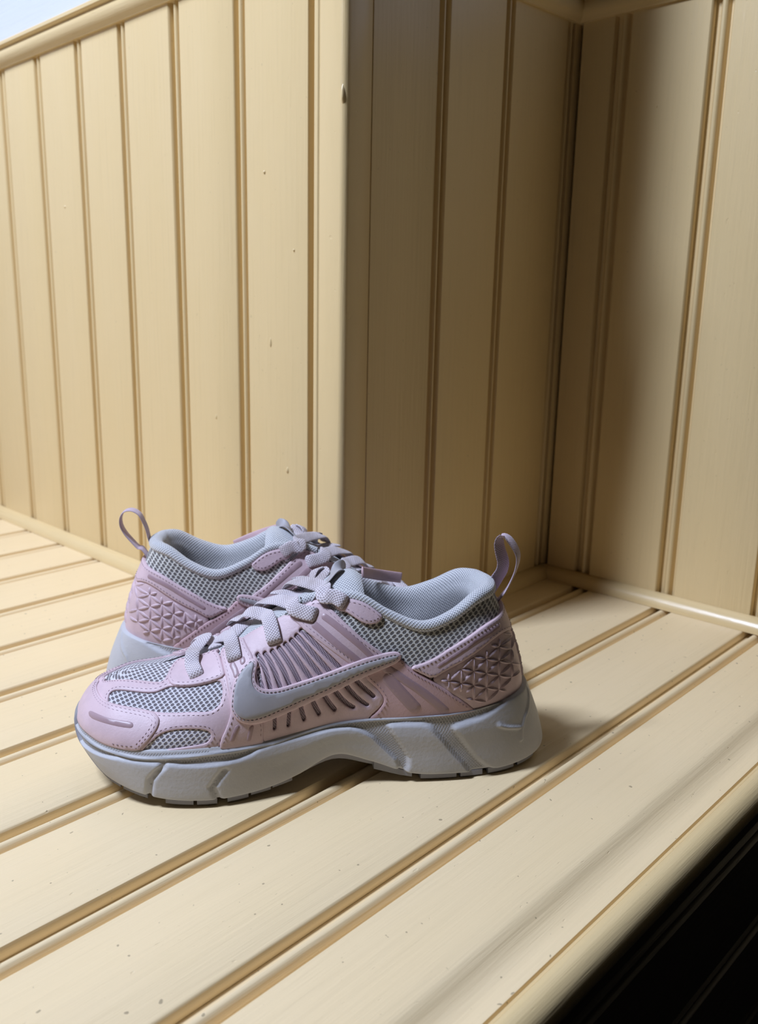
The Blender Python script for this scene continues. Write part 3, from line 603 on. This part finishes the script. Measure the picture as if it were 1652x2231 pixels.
def panel(sh, name, outline, h, mat, holes=(), parent=None, base=0., step=.8, grid=1.7, bevel=.45, mir=0, label=None, soft=1, kind=None, dome=0.):
    """a sewn panel: outline (chart) laid on the last, h mm proud, real thickness and rounded edge"""
    outs = [resample(smooth_closed(outline, soft) if soft else outline, step)]
    if area(outs[0]) < 0: outs[0] = outs[0][::-1]
    hs = []
    for hp in holes:
        q = resample(smooth_closed(hp, 1), step * .8)
        if area(q) < 0: q = q[::-1]
        hs.append(q)
    rings = [outs[0]] + hs
    inner = [inset(outs[0], bevel)] + [inset(q, -bevel) for q in hs]
    lo = outs[0].min(0); hi = outs[0].max(0)
    gx, gy = np.meshgrid(np.arange(lo[0] + grid / 2, hi[0], grid), np.arange(lo[1] + grid / 2, hi[1], grid)); G = np.stack([gx.ravel(), gy.ravel()], 1)
    cand = np.vstack([np.vstack(inner), G])
    isin = inside(outs[0], cand)
    for q in hs: isin &= ~inside(q, cand)
    dd = np.full(len(cand), 1e9)
    for q in rings: dd = np.minimum(dd, dist_to(q, cand))
    ni = sum(len(q) for q in inner)
    keep = isin & (dd > np.where(np.arange(len(cand)) < ni, bevel * .75, bevel + grid * .42))
    pts = np.vstack(rings + [cand[keep]]); nb = sum(len(q) for q in rings)
    edges = []; k = 0
    for q in rings:
        edges += [(k + i, k + (i + 1) % len(q)) for i in range(len(q))]; k += len(q)
    v, e, f, *_ = delaunay_2d_cdt([Vector(p) for p in pts.tolist()], edges, [], 0, 1e-5)
    Q = np.array([tuple(p) for p in v]); F = np.array([tuple(t) for t in f if len(t) == 3])
    cen = Q[F].mean(1); ok = inside(outs[0], cen)
    for q in hs: ok &= ~inside(q, cen)
    F = [tuple(t) for t in F[ok].tolist()]
    db = np.full(len(Q), 1e9)
    for q in rings: db = np.minimum(db, dist_to(q, Q))
    hh = np.where(db < bevel * .3, h - min(bevel * .8, (h - base) * .6), h) + dome * np.clip(db / 3, 0, 1)
    top = lift(Q, hh)
    # boundary edges of the triangulation -> wall
    cnt = {}
    for t in F:
        for a, b in ((t[0], t[1]), (t[1], t[2]), (t[2], t[0])):
            cnt[(a, b)] = 1
    V = list(top); UVs = list(Q); idx = {}
    bot = lift(Q, np.full(len(Q), base - .15))
    def low(a):
        if a not in idx: idx[a] = len(V); V.append(bot[a]); UVs.append(Q[a])
        return idx[a]
    W = [(a, low(a), low(b), b) for (a, b) in cnt if (b, a) not in cnt]
    FF = F + W
    V = np.array(V)
    # orientation check against outward normal
    nr = np.cross(V[F[0][1]] - V[F[0][0]], V[F[0][2]] - V[F[0][0]]); _, on = surf(u2s([Q[F[0][0]][0]]), [np.clip(Q[F[0][0]][1] / TSC, 0, 1)])
    if nr @ on[0] < 0: FF = [x[::-1] for x in FF]
    if mir: pass
    return sh.add(name, V, FF, mat, np.array(UVs), parent, kind=kind, label=label)

def stitches(sh, lines, h, mat, parent, name='stitching', pitch=2.5, length=1.5, w=.42, ok=None):
    """short dashes of thread along chart poly-lines"""
    V = []; F = []
    for L in lines:
        L = resample(L, .25, False); n = len(L); st = int(pitch / .25); ln = int(length / .25)
        for i in range(0, n - ln - 1, st):
            a, b = L[i], L[i + ln]
            m = (a + b) / 2
            if not (0.035 * TSC < m[1] < .985 * TSC): continue
            d = b - a; l = math.hypot(*d)
            if l < .3: continue
            nrm = np.array([-d[1], d[0]]) / l * w / 2
            q = np.array([a, m + nrm, b, m - nrm, a + nrm * .6, b + nrm * .6, b - nrm * .6, a - nrm * .6])
            low = lift(q[[4, 5, 6, 7]], np.full(4, h - .25)); topp = lift(np.array([a * .8 + b * .2, a * .2 + b * .8]), np.full(2, h + .32))
            k = len(V); V += list(low) + list(topp)
            F += [(k, k + 1, k + 5, k + 4), (k + 2, k + 3, k + 4, k + 5), (k + 1, k + 2, k + 5), (k + 3, k, k + 4)]
    if V:
        o = sh.add(name, V, F, mat, None, parent, kind='stuff'); fix_normals(o); return o

def mirror_q(Q): return np.stack([-Q[:, 0], Q[:, 1]], 1)          # lateral <-> medial through the heel
def mirror_toe(Q): return np.stack([2 * UTOE - Q[:, 0], Q[:, 1]], 1)

# ---- cloth band (laces, pull tab, strap)
def ribbon(sh, name, path, wid, w, th, mat, parent=None, step=1.0, label=None, closed=False, taper=0):
    """path: local points; wid: width direction at each point; rounded flat band"""
    P = np.asarray(path, float); Wd = np.asarray(wid, float)
    d = np.r_[0, np.cumsum(np.linalg.norm(np.diff(P, axis=0), axis=1))]; n = max(6, int(d[-1] / step)); x = np.linspace(0, d[-1], n + 1)
    def cub(A):
        # Catmull-Rom through the keys
        out = []
        for xx in x:
            i = min(max(np.searchsorted(d, xx, side='right') - 1, 0), len(d) - 2); f = (xx - d[i]) / max(d[i + 1] - d[i], 1e-9)
            p0, p1, p2, p3 = A[max(i - 1, 0)], A[i], A[i + 1], A[min(i + 2, len(A) - 1)]
            out.append(.5 * ((2 * p1) + (-p0 + p2) * f + (2 * p0 - 5 * p1 + 4 * p2 - p3) * f ** 2 + (-p0 + 3 * p1 - 3 * p2 + p3) * f ** 3))
        return np.array(out)
    C = cub(P); Wv = cub(Wd); T = np.gradient(C, axis=0); T /= np.linalg.norm(T, axis=1)[:, None]
    Wv -= T * (Wv * T).sum(1)[:, None]; Wv /= np.linalg.norm(Wv, axis=1)[:, None]; N = np.cross(T, Wv)
    prof = [(math.cos(a) , math.sin(a)) for a in np.linspace(0, 2 * math.pi, 15)[:-1]]
    V = []; UV = []
    for i in range(len(C)):
        for k, (cx_, sy) in enumerate(prof):
            px = math.copysign(abs(cx_) ** .55, cx_) * w / 2; py = math.copysign(abs(sy) ** .8, sy) * th / 2 * (1 - .25 * abs(cx_))
            V.append(C[i] + Wv[i] * px + N[i] * py); UV.append((x[i], px + (40 if sy < 0 else 0)))
    m = len(prof); F = []
    for i in range(len(C) - 1):
        for k in range(m): F.append((i * m + k, i * m + (k + 1) % m, (i + 1) * m + (k + 1) % m, (i + 1) * m + k))
    F += [tuple(range(m))[::-1], tuple(range(len(V) - m, len(V)))]
    o = sh.add(name, V, F, mat, UV, parent, label=label); fix_normals(o); return o

def build_shoe(root, mirror, tab_path, tab_w, strap):
    sh = Shoe(root, mirror)
    D = SHOE_DATA
    both = (lambda Q: Q, mirror_q)
    # --- upper body: open knit over the last
    ss = np.linspace(0, 32, 32 * 9 + 1)[:-1]; tt = np.linspace(-.04, 1, 40); S_, T_ = np.meshgrid(ss, tt, indexing='ij')
    P, n = surf(S_.ravel(), T_.ravel()); G = P.reshape(len(ss), len(tt), 3)
    arc = np.concatenate([np.zeros((len(ss), 1)), np.cumsum(np.linalg.norm(np.diff(G, axis=1), axis=2), axis=1)], 1)
    UV = np.stack([G[..., 0] + .3 * arc, arc], 2).reshape(-1, 2)
    F = grid_mesh(G, True); V = G.reshape(-1, 3)
    nr = np.cross(V[F[2000][1]] - V[F[2000][0]], V[F[2000][2]] - V[F[2000][0]])
    if nr @ n[F[2000][0]] < 0: F = [f[::-1] for f in F]
    body = sh.add('upper', V, F, [M_MESH, M_MESHFINE], UV)
    # forefoot uses the finer toe mesh
    fi = np.array([1 if (9.0 < (f[0] // len(tt)) / 9. < 23.0) else 0 for f in F]); body.data.polygons.foreach_set('material_index', fi)
    # --- lining: rolled collar and inside wall
    sc = np.linspace(-8.35, 8.35, 150); K = catmull(CTRL, sc); B = K[:, 0]; T = K[:, 3]
    nn = catmull(RN, sc); nn /= np.hypot(*nn.T)[:, None]; N3 = np.c_[nn, 0 * sc]; Z3 = np.array([0, 0, 1.])
    rr = np.interp(abs(sc), [0, 2, 5, 7, 8.35], [4.4, 4.2, 3.4, 3.2, 2.6])[:, None]
    fl = np.interp(abs(sc), [0, 6.5, 8.35], [1, 1, .6])[:, None]
    keys = [T + N3 * .3 - Z3 * .8, T + N3 * (rr * .33) + Z3 * (.35 * rr), T + N3 * (rr * .05) + Z3 * rr * 1.05, T - N3 * rr * .75 + Z3 * rr * 1.3, T - N3 * rr * 1.5 + Z3 * rr * .9, T - N3 * rr * 2.0 * fl - Z3 * rr * .1,
            T - N3 * rr * 2.25 * fl - Z3 * rr * 1.8, T * .6 + B * .4 - N3 * (8.5 * fl), T * .28 + B * .72 - N3 * (6.5 * fl), B - N3 * 6 + Z3 * 10, B - N3 * 9 + Z3 * 7.5]
    keys = np.stack(keys, 1); m = keys.shape[1]; rows = []
    for j in range(m - 1):
        for f in np.linspace(0, 1, 7)[:-1]:
            p0, p1, p2, p3 = keys[:, max(j - 1, 0)], keys[:, j], keys[:, j + 1], keys[:, min(j + 2, m - 1)]
            rows.append(.5 * ((2 * p1) + (-p0 + p2) * f + (2 * p0 - 5 * p1 + 4 * p2 - p3) * f ** 2 + (-p0 + 3 * p1 - 3 * p2 + p3) * f ** 3))
    rows.append(keys[:, -1]); G = np.stack(rows, 1)
    arc = np.concatenate([np.zeros((len(sc), 1)), np.cumsum(np.linalg.norm(np.diff(G, axis=1), axis=2), axis=1)], 1)
    ua = np.r_[0, np.cumsum(np.linalg.norm(np.diff(G[:, 12], axis=0), axis=1))]
    UV = np.stack([np.repeat(ua[:, None], G.shape[1], 1), arc], 2).reshape(-1, 2)
    o = sh.add('collar_lining', G.reshape(-1, 3), grid_mesh(G), M_KNIT, UV); fix_normals(o)
    # --- insole
    s1 = np.linspace(0, 10.5, 46); A = catmull(RING[:, :3], s1); n1 = catmull(RN, s1); Bm = catmull(RING[:, :3], -s1); n2 = catmull(RN, -s1)
    a = A[:, :2] - n1 * 5; b = Bm[:, :2] - n2 * 5; zi = np.interp(a[:, 0], [0, 60, 110, 170], [47, 45, 46, 39]); V = []
    for q in range(9):
        f = q / 8; V.append(np.c_[a * (1 - f) + b * f, zi - 2.2 * np.sin(f * math.pi)])
    G = np.stack(V, 1); o = sh.add('insole', G.reshape(-1, 3), grid_mesh(G), M_INSOLE); fix_normals(o)
    # --- midsole foam
    ss = np.linspace(0, 32, 32 * 20 + 1)[:-1]; vv = np.r_[np.linspace(0, .2, 9)[:-1], np.linspace(.2, 1.0, 50)[:-1], np.linspace(1, 1.15, 5)]; S_, V_ = np.meshgrid(ss, vv, indexing='ij'); s_, v_ = S_.ravel(), V_.ravel()
    ex = np.zeros(len(s_)); Q = np.stack([s2u(np.where(s_ > 16, 32 - s_, s_)), v_ * VSC], 1)
    for nm, hgt, wd in (('sole_lower', 1.9, .7), ('sole_panel_a', 1.9, .7), ('sole_panel_b', 2.0, .7)):
        Pq = smooth_closed(chart(D[nm], VSC), 1); d = dist_to(Pq, Q); sd = np.where(inside(Pq, Q), d, -d); x = np.clip((sd + wd) / (2 * wd), 0, 1); ex += hgt * x * x * (3 - 2 * x)
    for nm, dep, wd in (('sole_cut_a', -2.3, 2.3), ('sole_cut_b', -2.1, 2.3), ('sole_ridge', 1.1, 1.2), ('sole_seam', .8, 1.2)):
        d = dist_to(chart(D[nm], VSC), Q, False); x = np.clip(1 - d / wd, 0, 1); ex += dep * x * x * (3 - 2 * x)
    G = sole_pt(s_, v_, ex).reshape(len(ss), len(vv), 3)
    V = list(G.reshape(-1, 3)); F = grid_mesh(G, True); nu, nv = G.shape[:2]
    half = nu // 2
    for row, fl_ in ((nv - 1, False), (0, True)):           # close underside and top with straight rungs
        prev = None
        for i in range(half + 1):
            a_, b_ = i % nu, (nu - i) % nu; pa, pb = G[a_, row], G[b_, row]
            if i in (0, half): cur = [a_ * nv + row] * 7
            else:
                cur = [a_ * nv + row]
                for q in range(1, 6):
                    f = q / 6; p = pa * (1 - f) + pb * f; cur.append(len(V)); V.append(p)
                cur.append(b_ * nv + row)
            if prev:
                for q in range(6):
                    f = [prev[q], cur[q], cur[q + 1], prev[q + 1]]; f = [v for k, v in enumerate(f) if v not in f[:k]]
                    if len(f) > 2: F.append(tuple(f))
            prev = cur
    uvm = np.zeros((len(V), 2)); uvm[:len(Q)] = Q
    mid = sh.add('midsole', V, F, [M_FOAM, M_FOAMTEX], uvm)
    flat_ = (abs(ex) < .25) & (v_ > .17) & (v_ < .98); fm = np.zeros(len(mid.data.polygons), int)
    for k, f in enumerate(F[:nu * (nv - 1)]): fm[k] = all(flat_[i] for i in f)
    if len(fm) == len(F): mid.data.polygons.foreach_set('material_index', fm)
    fix_normals(mid)
    # --- outsole lugs and toe bumper
    def ladder(sa, sb, z_drop, name='tread_lug', inset_=0.):
        s1 = np.linspace(sa, sb, max(3, int((sb - sa) * 6))); m_ = len(s1); V = []; 
        for lev in range(4):
            for side in (1, -1):
                K = catmull(SIDE, s1 * side); n_ = K[:, 7:9] / np.hypot(*K[:, 7:9].T)[:, None]; zs = K[:, 5] + 4.0 + K[:, 6]
                o_ = K[:, 4] + [-1.2, .15, .35, -.5][lev] - inset_; z_ = [zs + .3, zs - .5, K[:, 5] + .7 + z_drop, K[:, 5] + z_drop][lev]
                V.append(np.c_[K[:, :2] + n_ * o_[:, None], z_])
        G = np.stack(V, 0)                                   # 8 rows: levels x (lat, med)
        order = [0, 2, 4, 6, 7, 5, 3, 1]; G = G[order]; Vv = G.transpose(1, 0, 2).reshape(-1, 3); F = []
        for i in range(m_ - 1):
            for k in range(8): F.append((i * 8 + k, i * 8 + (k + 1) % 8, (i + 1) * 8 + (k + 1) % 8, (i + 1) * 8 + k))
        F += [tuple(range(8)), tuple(range((m_ - 1) * 8, m_ * 8))[::-1]]
        o = sh.add(name, Vv, F, M_TREAD, None, None, sharp=40); fix_normals(o); return o
    for sa, sb, dz in ((.05, 1.25, .3), (1.42, 2.25, 0), (2.42, 3.25, 0), (3.4, 3.92, 0), (4.02, 4.8, 0), (5.0, 5.9, .9),
                       (8.15, 8.75, 1.4), (8.8, 9.3, .8), (9.36, 9.82, 0), (10.05, 10.5, 0), (10.58, 11.25, 0), (11.75, 12.5, .6), (12.6, 13.4, .5), (13.5, 14.6, .5)):
        ladder(sa, sb, dz)
    # setback shank in the arch
    ladder(5.9, 8.15, 2.2, 'arch_shank', 2.2)
    vb = np.linspace(.10, 1.08, 16); rows = []
    for v in vb:
        s0 = np.interp(v, [.1, .45, .8, 1.08], [15.35, 14.9, 14.0, 12.6]); rows.append([(s0 + (32 - 2 * s0) * k / 40, v) for k in range(41)])
    Rr = np.array(rows).reshape(-1, 2); edge = np.minimum(1, np.minimum(np.tile(np.arange(41), 16), 40 - np.tile(np.arange(41), 16)) / 1.5)
    top = sole_pt(Rr[:, 0], Rr[:, 1], -.4 + 2.6 * edge * np.interp(Rr[:, 1], [.1, .2], [.5, 1]))
    rise = 4.2 * np.clip(1 - (Rr[:, 1] - .1) / .5, 0, 1) * np.clip(1 - abs(Rr[:, 0] - 16) / 1.3, 0, 1) ** .5; top[:, 2] += rise; top[:, 0] -= rise * .45
    top = top.reshape(16, 41, 3)
    o = sh.add('toe_bumper', top.reshape(-1, 3), grid_mesh(top), M_TREAD, None, None); fix_normals(o)
    # --- sewn panels
    def q(nm): return chart(D[nm])
    def st(outline, d, h, par, mat=M_THREAD, **k):
        P = inset(resample(smooth_closed(outline, 1), .8), d); P = np.vstack([P, P[:1]]); return stitches(sh, [P], h, mat, par, **k)
    toe_full = lambda P: np.vstack([P, mirror_toe(P)[::-1]])
    heel_full = lambda P: np.vstack([P, mirror_q(P)[::-1]])
    W1, W2 = q('window_side'), q('window_low')
    vo = toe_full(q('vamp'))
    p = panel(sh, 'vamp_overlay', vo, 1.0, M_PINK, holes=[W1, W2, mirror_toe(W1), mirror_toe(W2)])
    for W in (W1, W2, mirror_toe(W1), mirror_toe(W2)):
        st(W, -1.7, 1.0, p)
    st(vo, 1.6, 1.0, p)
    tc = toe_full(q('toe_cap')); p = panel(sh, 'toe_cap', tc, 1.9, M_PINK, soft=2, label='plain pink toe cap')
    st(tc, 1.6, 1.9, p); st(tc, 3.3, 1.9, p)
    for fn in (lambda Q: Q, mirror_toe): panel(sh, 'reflective_strip', fn(q('toe_strip')), 2.05, M_PRINT, parent=p, base=1.8, bevel=.2)
    for side, fn in enumerate(both):
        slots = [fn(capsule(q('slot_%d' % i), w_)) for i, w_ in SLOTS]
        cg = fn(q('cage'))
        panel(sh, 'vent_screen', fn(inset(q('cage'), 3.0)), .35, M_SCREEN, soft=0, step=2)
        cagep = panel(sh, 'vented_side_cage', cg, 1.5, M_PINK, holes=slots, grid=1.5)
        p = panel(sh, 'rear_quarter', fn(q('quarter')), 1.7, M_PINKDEEP)
        st(fn(q('quarter')), 1.5, 1.7, p)
        for nm, w_ in (('band_a', 6.5), ('band_b', 4.6)): panel(sh, 'reflective_stripe', fn(capsule(q(nm), w_)), 1.82, M_PRINT, parent=p, base=1.6, bevel=.15)
        p = panel(sh, 'eyestay_strip', fn(q('strip_front')), 2.0, M_PINK); st(fn(q('strip_front')), 1.5, 2.0, p)
        for nm, w_ in (('sf_a', 2.6), ('sf_b', 2.6), ('sf_c', 2.6), ('sf_d', 2.4)): panel(sh, 'reflective_stripe', fn(capsule(q(nm), w_)), 2.12, M_PRINT, parent=p, base=1.9, bevel=.15)
        p = panel(sh, 'eyestay_strip', fn(q('strip_rear')), 2.0, M_PINK); st(fn(q('strip_rear')), 1.6, 2.0, p)
        for nm, w_ in (('sr_a', 2.9), ('sr_b', 2.9)): panel(sh, 'reflective_stripe', fn(capsule(q(nm), w_)), 2.12, M_PRINT, parent=p, base=1.9, bevel=.15)
        p = panel(sh, 'lace_lobe', fn(q('lobe')), 1.9, M_PINK); st(fn(q('lobe')), 1.5, 1.9, p)
        p = panel(sh, 'collar_tab', fn(q('tab')), 1.7, M_PINK); st(fn(q('tab')), 1.5, 1.7, p)
        p = panel(sh, 'side_emblem', fn(q('swoosh_out')), 3.1, M_PINK, base=1.2, soft=2, label='grey curved tick emblem with a pink border')
        e = panel(sh, 'emblem_face', fn(q('swoosh_in')), 3.6, M_EDGE, parent=p, base=2.6, bevel=.2, soft=2, label='grey reflective face of the tick emblem')
        st(fn(q('swoosh_in')), -.6, 3.2, p, mat=M_THREADLT, pitch=2.3, length=1.6, w=.6)
    cn = inset(resample(heel_full(q('counter')), 1.), -1.8); cp = panel(sh, 'heel_counter', cn, 1.2, M_PINK)
    hs_ = heel_full(q('strap')); p = panel(sh, 'heel_strap', hs_, 2.2, M_PINK)
    st(hs_, 1.5, 2.2, p)
    for fn in both: panel(sh, 'reflective_stripe', fn(capsule(q('strap_strip'), 2.8)), 2.32, M_PRINT, parent=p, base=2.1, bevel=.15)
    # --- raised star lattice on the heel counter
    V = []; F = []
    for fn in both:
        for a, b in D['lattice']:
            a = fn(chart([a]))[0]; b = fn(chart([b]))[0]; d = b - a; l = math.hypot(*d); nrm = np.array([-d[1], d[0]]) / max(l, 1e-6)
            fr = np.array([.03, .2, .5, .8, .97]); wd = np.array([.2, .8, 1.05, .8, .2]); ht = np.array([.15, .95, 1.25, .95, .15]); k = len(V)
            c = a + d * fr[:, None]
            lft = lift(c + nrm * wd[:, None], np.full(5, 1.1)); rgt = lift(c - nrm * wd[:, None], np.full(5, 1.1)); tp = lift(c, 1.2 + ht)
            V += list(lft) + list(tp) + list(rgt)
            for i in range(4):
                F += [(k + i, k + i + 1, k + 5 + i + 1, k + 5 + i), (k + 5 + i, k + 5 + i + 1, k + 10 + i + 1, k + 10 + i)]
    o = sh.add('heel_lattice', V, F, M_PINK, None, cp, kind='stuff'); fix_normals(o)
    # --- tongue
    sp = np.array([(206, 53, 5, 2), (195, 56, 9, 2.5), (184, 58.5, 10, 3), (168, 65.5, 13, 3), (148, 77, 16, 3.5), (128, 89, 19, 5), (113, 97.5, 21, 7), (104, 101.5, 22, 8.5), (98.5, 102.5, 22, 7.5), (95.5, 101.5, 21.5, 4.5), (94.6, 100.6, 21, .8)])
    rows = []
    for i in range(len(sp)):
        a = sp[min(i + 1, len(sp) - 1)][:2] - sp[max(i - 1, 0)][:2]; a = a / np.hypot(*a); nx, nz = a[1], -a[0]
        if nz < 0: nx, nz = -nx, -nz
        x0, z0, w_, t_ = sp[i]; ringp = []
        for k in range(28):
            an = 2 * math.pi * k / 28; y = math.copysign(abs(math.cos(an)) ** .7, math.cos(an)) * w_; hh = math.copysign(abs(math.sin(an)) ** .8, math.sin(an)) * t_ / 2
            sag = -9.0 * (y / 22) ** 2 * (1 if w_ > 14 else .5)
            ringp.append((x0 + nx * hh, y, z0 + nz * hh + sag - t_ * .25))
        rows.append(ringp)
    G0 = np.array(rows); x = np.linspace(0, len(sp) - 1, 60); G = []
    for xx in x:
        i = min(int(xx), len(sp) - 2); f = xx - i; p0, p1, p2, p3 = G0[max(i - 1, 0)], G0[i], G0[i + 1], G0[min(i + 2, len(sp) - 1)]
        G.append(.5 * ((2 * p1) + (-p0 + p2) * f + (2 * p0 - 5 * p1 + 4 * p2 - p3) * f ** 2 + (-p0 + 3 * p1 - 3 * p2 + p3) * f ** 3))
    G = np.array(G); G = np.concatenate([G, G[:, :1]], 1)
    au = np.r_[0, np.cumsum(np.linalg.norm(np.diff(G[:, 7], axis=0), axis=1))]; av = np.concatenate([np.zeros((60, 1)), np.cumsum(np.linalg.norm(np.diff(G, axis=1), axis=2), axis=1)], 1)
    UV = np.stack([np.repeat(au[:, None], 29, 1), av], 2).reshape(-1, 2); F = grid_mesh(G)
    F += [tuple(59 * 29 + k for k in range(28))]
    tg = sh.add('tongue', G.reshape(-1, 3), F, M_KNIT, UV); fix_normals(tg)
    # suede loop across the tongue
    ribbon(sh, 'tongue_loop', [(122, 12, 92.0), (118, 10, 96.5), (112, 5, 101.2), (107, -1, 104.2), (103, -8, 104.2), (101, -13, 100.5)], [(.35, .9, -.1)] * 6, 8, 1.2, M_EDGE, parent=tg, label='grey suede loop')
    # --- laces
    for nm, pth in D['laces'].items():
        P = np.array(pth, float)
        N = np.stack([0 * P[:, 0] + 5, np.clip(P[:, 1], -14, 20) * 1.1 + 9, 0 * P[:, 2] + 15], 1); T = np.gradient(P, axis=0); W = np.cross(N, T)
        ribbon(sh, 'lace', P + .5 * N / np.linalg.norm(N, axis=1)[:, None] * 1.0, W, 7.8, 1.8, M_LACE)
    # --- pull tab
    ribbon(sh, 'pull_tab', tab_path, tab_w, 8.8, 1.0, M_WEB)
    # --- loose strap end behind the tongue
    ribbon(sh, 'strap_end', strap, [(.35, 0, 1)] * len(strap), 6.2, 1.4, M_PINKDEEP)
    return sh
def sneaker(name, label, loc, yaw_deg, mirror, tab_path, tab_w, strap):
    root = bpy.data.objects.new(name, None); COL.objects.link(root)
    root.location = loc; root.rotation_euler = (0, 0, R(yaw_deg)); root.empty_display_size = .05
    tag(root, label, 'sneaker', 'pair of pale pink running sneakers')
    build_shoe(root, mirror, tab_path, tab_w, strap)
    return root
sneaker('sneaker', 'pale pink sneaker in front, toe pointing left, dirty laces and upright heel loop', (.40021686, .24687936, .0004), 142.4, False, TAB_FRONT, TABW_FRONT, STRAP_FRONT)
sneaker('sneaker', 'pale pink sneaker behind the other one, heel to the left with round heel loop', (REAR_X, REAR_Y, .0004), REAR_YAW, True, TAB_REAR, TABW_REAR, STRAP_REAR)
